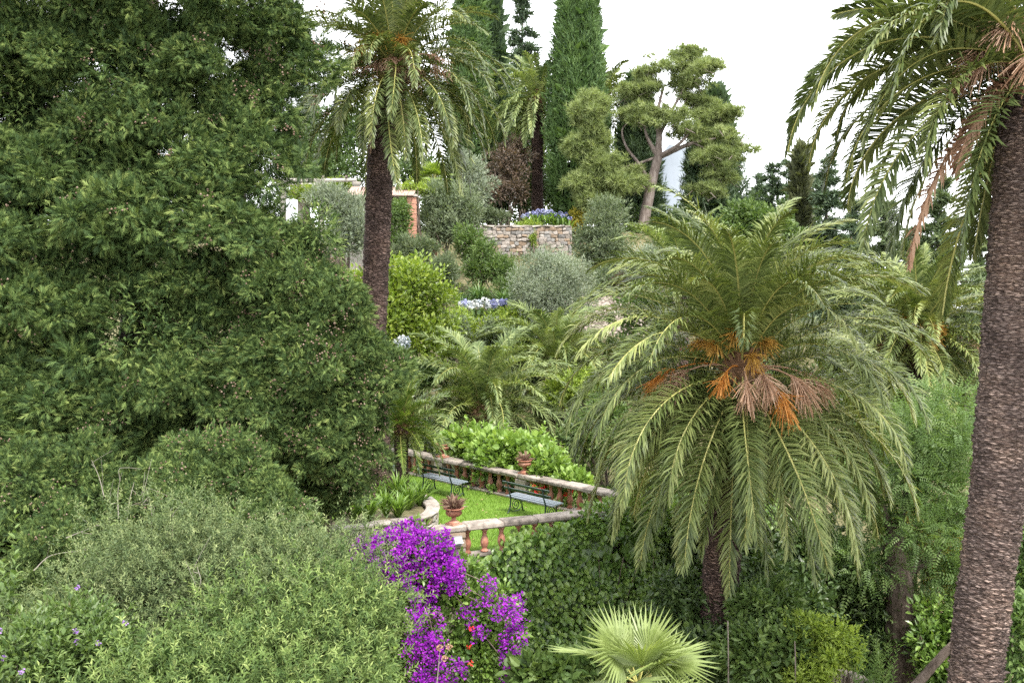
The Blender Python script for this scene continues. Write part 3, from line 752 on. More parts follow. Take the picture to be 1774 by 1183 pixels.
def boots(parent, c, r, h, n, g, m='boots', l=.35):
    """Stubs of cut leaf stalks wrapped round the head of the trunk."""
    G = Geo()
    for i in range(n):
        t = i / n; a = i * 2.39996; z = -h / 2 + h * t; b = c + np.array([cos(a) * r * .8, sin(a) * r * .8, z]); e = radians(20 + 50 * t)
        d = np.array([cos(a) * cos(e), sin(a) * cos(e), sin(e)]); s = np.array([-sin(a), cos(a), 0]); L = l * g.uniform(.6, 1.2); w = .07
        nn = np.cross(s, d); v = [b - s * w, b + s * w, b + d * L + s * w * .5, b + d * L - s * w * .5, b + nn * .05, b + d * L + nn * .02]
        G.add(v, q=[(0, 1, 2, 3)], t=[(0, 4, 3), (4, 5, 3), (1, 2, 4), (4, 2, 5), (3, 5, 2)], r=g.random())
    tube(G, [c + (0, 0, -h * .6), c + (0, 0, -h * .2), c + (0, 0, h * .3), c + (0, 0, h * .55)], [r * .8, r * 1.0, r * .9, r * .35], 14, wob=.08, g=g)
    G.link('leaf_bases', M[m], parent)

def feather_palm(name, base, H, label, cat, n, L, m, g, trunk_r=.3, trunk_pts=None, nl=60, ll=.42, lw=.028, emax=86, emin=-30, eexp=.85, bend=(60, 130), key=(), group=None, bark='palm_bark_dark', seg=20, bend_end=-86, azskip=None, step=.05, has_trunk=True, hr=.25, pw=1.35, droop=.5, V=28, oldm=None, window=False):
    t = thing(name, base, label, cat, group); H = np.asarray(H, float)
    if has_trunk:
        palm_trunk(t, trunk_pts if trunk_pts is not None else [base, (np.asarray(base) + H) / 2, H], [trunk_r * 1.15, trunk_r, trunk_r, trunk_r * 1.05], M[bark], seg, step, g)
    boots(t, H, hr, .7 * hr / .25, int(60 * hr / .25), g)
    for i in range(n):
        a = (i + .5) / n; az = i * 2.39996 + g.normal() * .12
        e0 = radians(emax + (emin - emax) * a ** eexp + g.normal() * 5); b = radians(bend[0] + (bend[1] - bend[0]) * a ** .7 + g.normal() * 9)
        b = min(b, e0 - radians(bend_end)); l = L * (.86 + .14 * min(1, a * 3)) * (1 + .07 * g.normal())
        if azskip and azskip(az % (2 * pi), a, e0): continue
        if az % (2 * pi) > radians(228) and az % (2 * pi) < radians(318) and radians(-8) < e0 < radians(30) and window: continue
        h0 = H + np.array([cos(az), sin(az), 0]) * hr * (.35 + .6 * a) + np.array([0, 0, hr * (1.0 - 1.9 * a)])
        frond(t, h0, az, e0, b, l, (oldm if oldm and a > .55 else m), g, nl, ll, lw, g.normal() * .05, V, p=pw, droop=droop)
    for (tx, ty, td, e, mm) in key:
        tip = W(tx, ty, td); v = tip - H; az = math.atan2(v[1], v[0]); h0 = H + np.array([cos(az), sin(az), 0]) * hr * .7
        v = tip - h0; e, b, l = solve_bend(math.hypot(v[0], v[1]), v[2], radians(e), pw)
        frond(t, h0, az, e, b, l, mm or m, g, nl, ll if mm is not M['dead'] else ll * .75, lw * 1.15, g.normal() * .03, twist=1.35 if mm is M['dead'] else g.choice([-1, 1]) * g.uniform(.5, 1.1) * (1 if abs(tip[1] - H[1]) < 1 else .2), V=V if mm is not M['dead'] else 5, p=pw, droop=droop, mats=[mm, M['dead']] if mm is M['dead'] else None)
    return t

def palms():
    # --- the great palm in the middle
    g = np.random.default_rng(21); H = W(1285, 640, 19.5); b = (W(1240, 900, 19.5)[0], W(1240, 900, 19.5)[1], -5)
    t = feather_palm('date_palm', b, H, 'big low date palm with a round drooping crown and bright orange fruit stalks', 'palm tree', 132, 3.85, M['palm'], g, .36, [b, np.array(b) + (.05, 0, 4), H + (-.1, 0, -.3)], 116, .54, .03, 88, -34, .95, (70, 128), hr=.38, seg=24, window=True, pw=1.6, bend_end=-82, key=[(1262, 1025, 18.4, -22, None), (1180, 985, 18.3, -12, None), (1120, 985, 18.8, -5, None), (1330, 1000, 18.4, -20, None), (1400, 1010, 18.5, -15, None), (1475, 1005, 18.9, -8, None), (1065, 935, 19.1, 0, None), (1520, 930, 19.2, 0, None), (1225, 960, 18.0, -15, None), (1150, 900, 18.0, 5, None), (1290, 940, 17.9, -15, None), (1440, 950, 18.0, 0, None), (1370, 960, 17.9, -8, None), (1500, 900, 18.4, 8, None), (1090, 870, 18.4, 8, None)])
    for (px, py, dd, m, l, n) in ((1250, 672, 18.2, 'orange', .36, 80), (1360, 712, 18.0, 'orange', .44, 100), (1330, 672, 18.2, 'straw', .5, 120), (1395, 680, 18.4, 'straw', .5, 110), (1165, 668, 18.9, 'straw', .5, 110), (1295, 690, 18.0, 'straw', .45, 90), (1420, 672, 18.9, 'straw', .5, 90),
                                  (1130, 672, 19.0, 'orange', .35, 60), (1270, 580, 18.6, 'amber', .4, 110), (1235, 600, 18.7, 'amber', .4, 90), (1330, 595, 18.7, 'amber', .4, 90), (1305, 625, 18.4, 'amber', .35, 80), (1210, 595, 19., 'amber', .4, 70)):
        v = W(px, py, dd) - H; date_bunch(t, H, math.atan2(v[1], v[0]), math.atan2(v[2], math.hypot(v[0], v[1])) + .45, np.linalg.norm(v) * 1.02, M[m], g, n, l)
    # --- tall palm on the left, standing in the flower bed
    g = np.random.default_rng(22); H = W(683, 118, 26); b = W(656, 870, 26); b[2] = .2
    t = feather_palm('date_palm', b, H, 'tall date palm with a dark ringed trunk rising behind the cypress', 'palm tree', 96, 3.25, M['palm_dark'], g, .335, [b, W(646, 640, 26), W(652, 450, 26), W(662, 250, 26), H + (0, 0, -.2)], 96, .44, .038, 88, -46, .85, (50, 122), pw=1.55, hr=.4, bark='palm_bark_dark', seg=30)
    for (az, e, L, m, l, n) in ((250, 60, .9, 'amber', .6, 130), (225, 45, 1.0, 'amber', .5, 110), (290, 55, .9, 'amber', .5, 110), (215, 25, .9, 'straw', .5, 110), (240, 15, .8, 'straw', .5, 90), (325, 20, 1.5, 'straw', .55, 120), (310, 5, 1.1, 'straw', .5, 90), (180, 30, 1.1, 'amber', .5, 90), (270, 20, .7, 'straw', .45, 80)):
        date_bunch(t, H + (0, 0, .1), radians(az), radians(e), L, M[m], g, n, l)
    for az, e in ((300, -50), (215, -55)): frond(t, H + (0, 0, -.3), radians(az), radians(e), radians(35), 2.1, M['dead'], g, 50, .2, .03, 0, 10, mats=[M['dead'], M['dead']])
    # --- close palm cut by the right edge
    g = np.random.default_rng(23); d = 13.; H = W(1800, 118, d); b = W(1690, 1183, d); b = np.array([W(1668, 1500, d)[0], b[1], -5])
    key = [(1590, -40, d - .3, 55, None), (1444, 78, d + .8, 30, None), (1400, 134, d + .2, 28, None), (1370, 262, d - .4, 38, None), (1372, 225, d + .9, 34, None), (1548, 165, d - 2.2, 32, None), (1478, 312, d - .2, 30, None), (1434, 325, d + 1.6, 30, None),
           (1474, 361, d + .9, 18, None), (1487, 426, d - .2, 15, None), (1552, 442, d + .3, 0, None), (1578, 458, d - .3, -10, M['dead']), (1660, 452, d - 1.3, 5, None), (1690, 440, d + .6, -15, None), (1600, 300, d - 1.2, 20, None), (1520, 180, d + 1.6, 45, None), (1500, 20, d + 1.4, 45, None), (1640, -120, d, 70, None),
           (1720, 300, d + 1.5, -5, None), (1600, 250, d + 1.5, 10, None), (1655, 300, d - .6, -30, M['dead']), (1560, -60, d + 1, 60, None), (1640, 60, d - 1.9, 55, None), (1500, 95, d - 1.1, 40, None), (1412, 290, d + .3, 32, None), (1505, 255, d - 1.0, 35, None), (1450, 25, d + .2, 42, None), (1455, 245, d + 1.1, 30, None), (1400, 180, d - .8, 36, None)]
    t = feather_palm('date_palm', b, H, 'close tall date palm with a thick grey brown trunk cut by the right edge', 'palm tree', 60, 3.7, M['palm_dark'], g, .33, [b, W(1690, 1183, d), W(1728, 850, d), W(1756, 500, d), W(1775, 260, d), H + (0, 0, -.2)], 140, .44, .03, 85, -40, .8, (45, 120), key=key, hr=.38, bark='palm_bark', seg=48, step=.02,
                     azskip=lambda az, a, e: (pi * .62 < az < pi * 1.45))
    G = Geo(); c = W(1733, 936, d - .31); a = np.linspace(0, 2 * pi, 13)[:-1]
    G.add([c + np.array([.022 * cos(q), -.012, .05 * sin(q) + .012 * cos(q)]) for q in a] + [c + (0, .02, 0)], t=[(i, (i + 1) % 12, 12) for i in range(12)]); G.link('trunk_hole', M['boots'], t)
    for (az, e, L, m, l, n) in ((195, 25, .9, 'straw', .5, 120), (240, 15, .8, 'straw', .5, 100), (215, 45, .9, 'straw', .5, 90), (185, 5, 1.2, 'straw', .35, 60)):
        date_bunch(t, H + (0, 0, .1), radians(az), radians(e), L, M[m], g, n, l)
    # --- middle-distance palms
    def low(px, py, d, label, n, L, m, seed, key=(), **kw):
        g = np.random.default_rng(seed); H = W(px, py, d); b = np.array([H[0], H[1], min(gz(H[0], H[1]), H[2] - .4)])
        return feather_palm('palm', b, H, label, 'palm tree', n, L, m, g, kw.pop('tr', .28), None, kw.pop('nl', 84), kw.pop('ll', .5), kw.pop('lw', .045), key=key, seg=16, **kw)
    low(835, 708, 33.5, 'young date palm spreading behind the leafy shrub at the balustrade', 74, 3.5, M['palm_bright'], 31, emin=0, bend=(70, 125), hr=.32)
    low(962, 632, 38, 'smaller young date palm beneath the silver olive tree', 60, 3.2, M['palm_bright'], 32, emin=5, bend=(70, 125), hr=.3)
    t = low(1592, 580, 31, 'mid-distance date palm with amber fruit stalks between the great palm and the close trunk', 100, 3.3, M['palm'], 33, emin=-42, bend=(45, 110), hr=.36, tr=.35)
    g = np.random.default_rng(34); H = W(1590, 590, 31)
    for (az, e, L, m, l, n) in ((235, 65, 1.1, 'amber', .5, 100), (285, 50, 1.0, 'amber', .5, 100), (270, 30, .9, 'amber', .5, 90), (190, 15, 1.1, 'straw', .5, 90), (345, 20, 1.6, 'straw', .5, 80), (300, 0, .9, 'straw', .5, 80)):
        date_bunch(t, H, radians(az), radians(e), L, M[m], g, n, l, wd=.012)
    low(1180, 470, 36, 'pale young palm half hidden behind the great palm', 30, 2.6, M['palm_bright'], 35, emin=20, bend=(50, 110), hr=.3)
    low(931, 172, 62, 'tall far date palm beside the big column cypress on the upper terrace', 70, 3.5, M['palm_bright'], 36, emin=-45, bend=(45, 120), hr=.45, tr=.36, lw=.09, nl=42, ll=.55)
    low(1048, 170, 68, 'far palm peeping out behind the big column cypress', 50, 3.2, M['palm'], 37, emin=-40, bend=(45, 120), hr=.4, tr=.35, lw=.09, nl=40, ll=.55)
    g = np.random.default_rng(38); H = W(695, 738, 27.6); b = np.array([H[0], H[1], 0.])
    feather_palm('cycad', b, H, 'dark glossy cycad beside the cypress at the far end of the lawn', 'cycad', 70, 1.5, M['cycad'], g, .2, None, 70, .24, .026, emin=-25, bend=(30, 70), hr=.2, seg=14, V=35, droop=.1)
palms()

def fan_palm(base, H, label, n, R, g, m='fan', name='fan_palm', petl=.7, segs=34, name_l='fan_leaf', emin=-25, wild=.1):
    t = thing(name, base, label, 'palm tree'); H = np.asarray(H, float)
    G = Geo(); tube(G, curve([base, H], 10), .14, 12, wob=.12, g=g); G.link('trunk', M['boots'], t)
    for i in range(n):
        a = (i + .5) / n; az = i * 2.39996 + g.normal() * .15; e = radians(82 + (emin - 82) * a ** .8 + g.normal() * 6)
        d = np.array([cos(az) * cos(e), sin(az) * cos(e), sin(e)]); sd = np.array([-sin(az), cos(az), 0]); nm = np.cross(d, sd) * -1
        if nm[2] < 0: nm = -nm
        nm = nrm(nm + g.normal(size=3) * wild)
        pl = petl * (.55 + .5 * a + .5 * g.random()); c = H + d * pl; G = Geo()
        tube(G, [H, H + d * pl * .5, c], [.016, .012, .01], 5, m=1)
        # the blade hangs a little below the line of its stalk
        d2 = nrm(d + np.array([0, 0, -.35 * a - .1])); nm = nrm(nm - d2 * (nm @ d2)); sd = np.cross(nm, d2)
        for k in range(segs):
            f = -radians(125) + radians(250) * k / (segs - 1); da = radians(250) / (segs - 1) * .52; l = R * (.78 + .22 * cos(f * .8)) * g.uniform(.92, 1.06)
            dirf = d2 * cos(f) + sd * sin(f); fold = nm * .05 * R * (1 if k % 2 else -1) * 0
            r1 = l * .46; L_ = d2 * cos(f - da) + sd * sin(f - da); R_ = d2 * cos(f + da) + sd * sin(f + da); cup = nm * (.22 * abs(sin(f)) + .02)
            mid = c + (dirf + cup) * r1 + nm * .035 * R; tip = c + (dirf + cup) * l - np.array([0, 0, 1]) * l * .12 * g.random() - nm * .04
            G.add([c, c + (L_ + cup) * r1, mid, c + (R_ + cup) * r1, tip], t=[(0, 2, 1), (0, 3, 2), (1, 2, 4), (2, 3, 4)], r=np.clip(.3 + .5 * g.random() - .25 * a, 0, 1))
        G.link(name_l, [M[m], M['rachis']], t)
    return t
g0 = np.random.default_rng(41)
Hf = W(1105, 1185, 13.5); fan_palm((Hf[0], Hf[1], -5), Hf, 'pale green fan palm rising at the bottom centre below the creeper wall', 17, .78, g0, petl=.5, emin=-22, wild=.35)
Hf = W(752, 312, 52); fan_palm((Hf[0], Hf[1], gz(Hf[0], Hf[1])), Hf, 'small far fan palm above the grey shrubs near the brick pillar', 22, .7, g0, 'citrus', petl=.5, segs=20)

# ================================================================== TREES AND SHRUBS
def limb(G, pts, r0, r1, seg=7, n=8, g=rng, wob=.05):
    c = curve(pts, n); tube(G, c, np.linspace(r0, r1, len(c)), seg, wob=wob, g=g)

def twig_leaves(G, GT, P, N, nt_, per, tl, L, asp, g, up=.7, out=.8, T=DIA, spread=.3):
    """Leafy shoots: each shoot a thin stem with leaves set along it."""
    n = len(P); base = np.repeat(P, nt_, 0) + g.normal(size=(n * nt_, 3)) * spread * .5; m = len(base); cr = np.repeat(g.random(n), nt_)
    d = nrm(np.repeat(N, nt_, 0) * out + np.array([0, 0, up]) + g.normal(size=(m, 3)) * .45); l = tl * g.uniform(.5, 1.3, m)
    f = np.tile(np.linspace(.15, 1, per), m); D = np.repeat(d, per, 0)
    pos = np.repeat(base, per, 0) + D * (np.repeat(l, per) * f)[:, None]
    ph = np.tile(np.arange(per) * 2.4, m) + np.repeat(g.random(m) * 6, per)
    a = nrm(np.cross(D, np.array([.31, .2, .93]))); b = np.cross(D, a); rad = a * np.cos(ph)[:, None] + b * np.sin(ph)[:, None]
    dr = D * .75 + rad * .8 + g.normal(size=D.shape) * .15
    ll = L * (1.05 - .45 * f) * g.uniform(.75, 1.25, m * per)
    leaves(G, pos, dr, D - rad * .3 + np.array([0, 0, .3]), ll, ll * asp, T, np.clip(.5 * np.repeat(cr, per) + .25 * f + .3 * g.random(m * per), 0, 1))

def bump_lobes(lobes, per, g, lo=.22, hi=.5):
    out = []
    for c, r in lobes:
        for i in range(per):
            d = rand_dir(1, g)[0]; d[1] = -abs(d[1]) if g.random() < .7 else d[1]; d[2] = abs(d[2]) if g.random() < .6 else d[2]
            q = (r.min() * .5 + r.mean() * .5) * g.uniform(lo, hi); out.append((c + r * d * g.uniform(.75, 1.0), np.array([q, q, q * .8])))
    return out

def plant(name, label, cat, lobes, m, g, nc, k, rad, L, asp, T, base=None, out=.8, up=.3, depth=.35, gap=0, gf=1.2, core=.6, trunk=None, bark='bark', squash=1., group=None, face_up=.6, front=False, ncore=None, crown='crown', rnd_amp=.55, jit=.7, trunk_r=.1, stems=5, bumps=6, sprigs=.1):
    """A tree or shrub: stems from the ground and a crown of leaf clumps over the given lobes."""
    cs = np.array([c for c, r in lobes]); c0 = cs.mean(0)
    if base is None: base = np.array([c0[0], c0[1], gz(c0[0], c0[1])])
    t = thing(name, base, label, cat, group); base = np.asarray(base, float)
    base_lobes = lobes
    if bumps:
        lobes = [(c, r * .84) for c, r in lobes] + bump_lobes(lobes, bumps, g, .26, .56)
    P, N = shell(lobes, nc, g, depth, gap, gf, front)
    G = Geo(); clump_leaves(G, P, N, k, rad, L, asp, T, g, out, up, rnd_amp, jit, squash, 0, face_up)
    if sprigs and T is not TUFT and T is not PINN:
        Ps, Ns = shell(lobes, max(8, int(nc * sprigs)), g, .08); twig_leaves(G, None, Ps, Ns, 2, 7, min(.5, L * 2.6), L * .9, asp, g, up=.8, out=.8, spread=.15)
    if core:
        inner = [(c, r * core) for c, r in base_lobes]; P2, N2 = shell(inner, ncore or max(30, nc // 3), g, .6)
        clump_leaves(G, P2, N2, 5, min(.4, np.mean([r.min() for c, r in base_lobes]) * .3), L * 1.5, asp if T is not DIA else max(asp, .4), T, g, .5, .1, .5)
    o = G.link(crown, M[m], t)
    G = Geo()
    if trunk is not None:
        for (pts, r0, r1) in trunk: limb(G, pts, r0, r1, 10, 8, g)
    else:
        for i in range(stems):
            c, r = lobes[g.integers(len(lobes))]; e = c + r * g.uniform(-.5, .5, 3); s = base + np.array([*(g.normal(size=2) * .08), -.1])
            limb(G, [s, (s + e) / 2 + g.normal(size=3) * .1 * np.linalg.norm(e - s) * .5, e], trunk_r, trunk_r * .3, 6, 5, g); G.link('stem', M[bark], t); G = Geo()
    if trunk is not None: G.link('trunk', M[bark], t)
    return t

def scatter_cones(t, lobes, n, k, r, g, m='cone', name='cones', spread=.18):
    P, N = shell(lobes, n, g, .12, front=True); c = np.repeat(P + N * .12, k, 0) + g.normal(size=(n * k, 3)) * spread * .5
    octv = np.array([(1, 0, 0), (-1, 0, 0), (0, 1, 0), (0, -1, 0), (0, 0, 1), (0, 0, -1)]); octf = np.array([(0, 2, 4), (2, 1, 4), (1, 3, 4), (3, 0, 4), (2, 0, 5), (1, 2, 5), (3, 1, 5), (0, 3, 5)])
    s = r * g.uniform(.7, 1.2, len(c)); v = c[:, None] + octv[None] * s[:, None, None]
    G = Geo(); G.add(v.reshape(-1, 3), (octf[None] + (np.arange(len(c)) * 6)[:, None, None]).reshape(-1, 3), r=np.repeat(g.random(len(c)), 8))
    tag(G.link(name, M[m], t, smooth=True), kind='stuff')

def bough_lobes(lobes, n, g, s0, s1, flat=.62, sink=.85):
    out = []
    ar = np.array([r[0] * r[2] for c, r in lobes]); ar /= ar.sum()
    for i in range(n):
        c, r = lobes[g.choice(len(lobes), p=ar)]; d = rand_dir(1, g)[0]; d[1] = -abs(d[1]); q = g.uniform(s0, s1)
        out.append((c + r * d * sink, np.array([q * g.uniform(.9, 1.3), q, q * flat * g.uniform(.8, 1.3)])))
    return out

BOUGH_MESHES = []
def bough_meshes():
    g = np.random.default_rng(57)
    for i in range(6):
        sub = [(np.array([0, 0, 0.]), np.array([.8, .8, .5]))] + [(d * np.array([.85, .85, .55]), np.array([q, q, q * .7])) for d, q in zip(rand_dir(9, g), g.uniform(.28, .5, 9))]
        P, N = shell(sub, 115, g, .3); P[:, 2] -= .3 * (P[:, 0] ** 2 + P[:, 1] ** 2)
        G = Geo(); clump_leaves(G, P, N, 21, .15 * g.uniform(.7, 1.4, len(P)), .2, .72, SPRAY, g, .75, .1, .4, .8, .75, 0, .5)
        P, N = shell([(c, r * .72) for c, r in sub], 60, g, .5); P[:, 2] -= .3 * (P[:, 0] ** 2 + P[:, 1] ** 2); clump_leaves(G, P, N, 9, .2, .2, .72, SPRAY, g, .5, 0, .4)
        BOUGH_MESHES.append(G.mesh('bough', M['cypress']))
bough_meshes()

def cypress(label, name, lobes, boughs, m, g, nb, nl_, ncore, rad, L, b, trunk, cones, cr):
    """Each bulging bough is a part of its own; the crown is the darker foliage behind them."""
    t = thing(name, b, label, 'tree' if 'tree' in name else 'shrub'); G = Geo(); b = np.asarray(b, float)
    for c, r in boughs:
        o = link('bough', BOUGH_MESHES[int(g.integers(6))], t, c - b, (g.normal() * .12, g.normal() * .12, g.random() * 6.28), tuple(r * (1, 1, 1 / .62) * 1.02))
        o.material_slots[0].link = 'OBJECT'; o.material_slots[0].material = M[m]
    P, N = shell([(c, r * .86) for c, r in lobes], nl_, g, .3, .1, 1.3, True); clump_leaves(G, P, N, 6, rad * 1.2, L, .7, SPRAY, g, .7, .0, .6, .8, .8, 0, .5)
    P, N = shell([(c, r * .72) for c, r in lobes], ncore, g, .35); clump_leaves(G, P, N, 14, .35, .13, .3, DIA, g, .3, 0, .5)
    G.link('crown', M[m], t); G = Geo()
    for pts, r0, r1 in trunk: limb(G, pts, r0, r1, 10, 8, g)
    for c, r in boughs[::2]:
        z = max(b[2] + .3, c[2] - .5); s = np.array([b[0] + (c[0] - b[0]) * .25, b[1], z]); limb(G, [s, (s + c) / 2 + (0, 0, .1), c], .05, .015, 5, 4, g)
    G.link('trunk', M['bark'], t)
    if cones: scatter_cones(t, boughs, cones, 8, cr, g)
    return t

def big_cypress():
    g = np.random.default_rng(51)
    lobes = [lob(60, -60, 20.6, 250, 170), lob(330, -40, 21, 190, 160), lob(478, 60, 21.4, 48, 150), lob(250, 150, 21, 200, 150), lob(30, 200, 20.6, 170, 170), lob(405, 230, 21, 70, 160), lob(448, 300, 21, 32, 110), lob(440, 180, 21.2, 42, 90), lob(120, 380, 20.4, 190, 130), lob(330, 270, 20.9, 130, 120), lob(190, 270, 20.8, 130, 110), lob(300, 470, 20.8, 110, 90), lob(330, 400, 20.6, 170, 130),
             lob(440, 480, 21, 90, 150), lob(60, 560, 20.2, 190, 140), lob(250, 590, 20, 170, 130), lob(400, 640, 20.8, 140, 150), lob(150, 700, 20.6, 200, 110), lob(360, 720, 21, 140, 100), lob(-140, 400, 20.6, 200, 420)]
    boughs = bough_lobes(lobes, 215, g, .42, .95, sink=.9)
    b = W(215, 900, 22); b[2] = -.2
    cypress('huge dense dark cypress hung with brown cones, filling the upper left', 'cypress_tree', lobes, boughs, 'cypress', g, 0, 3200, 4200, .2, .2, b, [([b, W(240, 500, 22), W(260, -80, 22.3)], .5, .2), ([b + (-.6, .3, 0), W(60, 500, 22), W(20, 0, 22.3)], .4, .15), ([b + (1.2, .2, 0), W(400, 600, 22), W(420, 150, 22.2)], .35, .1)], 300, .024)
    g = np.random.default_rng(52)
    lobes = [lob(550, 415, 20, 40, 66), lob(510, 520, 19.8, 78, 105), lob(580, 540, 20.2, 46, 85), lob(555, 680, 19.9, 88, 110), lob(618, 655, 20.4, 54, 80), lob(600, 755, 20.2, 50, 66), lob(530, 775, 20, 70, 60), lob(445, 700, 19.8, 74, 100), lob(635, 615, 20.5, 36, 46), lob(580, 815, 20.4, 46, 34), lob(505, 825, 20.4, 50, 34), lob(560, 850, 20.6, 42, 30), lob(640, 700, 20.5, 34, 62)]
    boughs = bough_lobes(lobes, 95, g, .3, .62)
    b = W(560, 880, 21.8); b[2] = -.1
    cypress('lower dense cypress with cones beside the tall palm trunk and the lawn', 'cypress_tree', lobes, boughs, 'cypress_b', g, 3600, 900, 1500, .18, .18, b, [([b, W(560, 700, 21), W(550, 430, 20.6)], .2, .08)], 150, .022)
    g = np.random.default_rng(53)
    lobes = [lob(370, 800, 17.5, 85, 55), lob(330, 850, 17.2, 120, 70), lob(440, 860, 17, 80, 60), lob(470, 910, 16.6, 90, 60), lob(400, 785, 17.6, 40, 35)]
    cypress('rounded low cypress shrub in front of the trunks of the big cypress', 'cypress_shrub', lobes, bough_lobes(lobes, 40, g, .22, .45), 'cypress_b', g, 1300, 350, 260, .16, .17, np.array([*W(390, 900, 17.3)[:2], -.5]), [([np.array([*W(390, 900, 17.3)[:2], -.5]), W(380, 850, 17.4)], .1, .04)], 36, .018)
    g = np.random.default_rng(54)
    lobes = [lob(40, 860, 16.5, 130, 90), lob(150, 850, 16.8, 90, 75), lob(20, 960, 15.5, 130, 90), lob(240, 870, 16.8, 70, 60), lob(130, 930, 15.5, 90, 60)]
    cypress('dark low cypress shrub at the left edge above the grey green bush', 'cypress_shrub', lobes, bough_lobes(lobes, 46, g, .25, .5), 'cypress', g, 1500, 400, 300, .17, .17, np.array([*W(90, 900, 16.2)[:2], -.5]), [([np.array([*W(90, 900, 16.2)[:2], -.5]), W(90, 880, 16.3)], .1, .04)], 36, .018)
big_cypress()

def grey_bush():
    g = np.random.default_rng(61); d = 11.
    def one(label, lobes, nb, lo, hi, m, base, nc, L, asp, tl, seed, shoots=0):
        g = np.random.default_rng(seed); bumps = []
        for i in range(nb):
            c, r = lobes[g.integers(len(lobes))]; q = rand_dir(1, g)[0]; q[1] = -abs(q[1]); q[2] = abs(q[2]) if g.random() < .6 else q[2]; w = g.uniform(lo, hi)
            bumps.append((c + r * q * .97, np.array([w * 1.2, w, w * .85])))
        t = thing('bush', base, label, 'bush'); G = Geo()
        P, N = shell(bumps, nc, g, .4, .15, 3.5, True); twig_leaves(G, None, P, N, 3, 11, tl, L, asp, g)
        P, N = shell([(c, r * .8) for c, r in lobes], nc // 4, g, .3, .3, 3, True); twig_leaves(G, None, P, N, 3, 11, tl, L, asp, g)
        P2, N2 = shell([(c, r * .8) for c, r in lobes], 1500, g, .4); clump_leaves(G, P2, N2, 8, .16, L * 1.7, .45, DIA, g, .6, .2)
        if shoots:
            P3, N3 = shell(lobes, shoots, g, .1); ok = N3[:, 2] > .45
            twig_leaves(G, None, P3[ok], N3[ok], 1, 18, .4, L, asp, g, up=1.4, out=.4, spread=.05)
        G.link('foliage', M[m], t); G = Geo()
        for i in range(36):
            c, r = lobes[g.integers(len(lobes))]; e = c + r * g.uniform(-.7, .7, 3) + np.array([0, 0, r[2] * .6]); s = base + np.array([*(g.normal(size=2) * .25), 0]); limb(G, [s, (s + e) / 2 + g.normal(size=3) * .15, e], .03, .005, 5, 5, g); G.link('stem', M['bark'], t); G = Geo()
        return t
    la = [lob(320, 1010, 11.6, 120, 85), lob(180, 1060, 11.3, 140, 75), lob(470, 1030, 11.4, 130, 75), lob(100, 1150, 10.5, 150, 80), lob(530, 975, 11.8, 80, 42), lob(250, 965, 11.9, 60, 50), lob(300, 1110, 11, 170, 80), lob(380, 960, 11.9, 50, 40)]
    lb = [lob(575, 1085, 11, 90, 75), lob(470, 1120, 10.6, 130, 85), lob(575, 1165, 10.5, 98, 80), lob(330, 1200, 10, 210, 90), lob(480, 1190, 10.1, 140, 80), lob(612, 1065, 11.2, 34, 34)]
    t = one('large grey green narrow leaved bush filling the bottom left', la, 80, .14, .42, 'grey_bush', np.array([W(260, 1183, 11.4)[0], 11.4, -.5]), 1800, .06, .3, .22, 65, 110)
    one('greener willow leaved bush at the bottom beside the bougainvillea', lb, 80, .15, .36, 'green_bush', np.array([W(520, 1183, 10.8)[0], 10.8, -.5]), 1350, .085, .27, .25, 66, 30)
    for pts in ([(62, 990, 11.6), (95, 962, 11.7), (150, 950, 11.8)], [(182, 860, 12.2), (168, 825, 12.2), (162, 795, 12.2)], [(200, 900, 12), (198, 850, 12), (210, 818, 12)], [(335, 1030, 10.6), (352, 1005, 10.5), (345, 985, 10.6)], [(110, 925, 12), (150, 915, 12), (180, 900, 12)], [(215, 910, 12), (225, 870, 12), (232, 838, 12.1)], [(290, 930, 12), (300, 890, 12), (322, 862, 12)], [(265, 930, 12), (262, 880, 12), (250, 850, 12)]):
        c = [np.array(W(*q)) + g.normal(size=3) * .02 for q in pts]; G = Geo(); limb(G, c, .007, .002, 5, 5, g)
        for k in (1, 2): limb(G, [c[k] * .6 + c[k - 1] * .4, c[k] + g.normal(size=3) * .06, c[k] + g.normal(size=3) * .12 + (0, 0, .1)], .004, .0015, 4, 3, g)
        G.link('bare_twig', M['twig'], t)
grey_bush()

def lantana(px, py, d, n, label, seed):
    g = np.random.default_rng(seed); lobes = [lob(px, py, d, 75, 55), lob(px + 40, py + 40, d - .2, 70, 60)]
    t = plant('lantana', label, 'flowering shrub', lobes, 'mid', g, 260, 8, .12, .07, .5, DIA, None, depth=.4, trunk_r=.015)
    P, N = shell(lobes, n, g, .05, front=True); G = Geo(); flower_balls(G, P + N * .06, .026, 18, g); tag(G.link('flowers', M['lantana'], t), kind='stuff')
lantana(40, 1120, 9.6, 24, 'lilac flowered lantana at the bottom left corner', 62)
lantana(125, 1085, 9.9, 6, 'sparse lilac lantana deeper among the grey green bush', 63)

def shoot(base, label, seed, n=16, H=.7):
    g = np.random.default_rng(seed); t = thing('sapling', base, label, 'plant'); G = Geo(); b = np.asarray(base, float)
    twig_leaves(G, None, np.array([b, b + (.1, 0, -.1), b + (-.12, .05, 0)]), np.array([[0, 0, 1.]] * 3), 2, n, H, .13, .5, g, 1, 1, OVAL, .1); G.link('leaves', M['mid'], t)
shoot(W(15, 1060, 9.9), 'broad leaved young shoot at the left edge of the bush', 64)

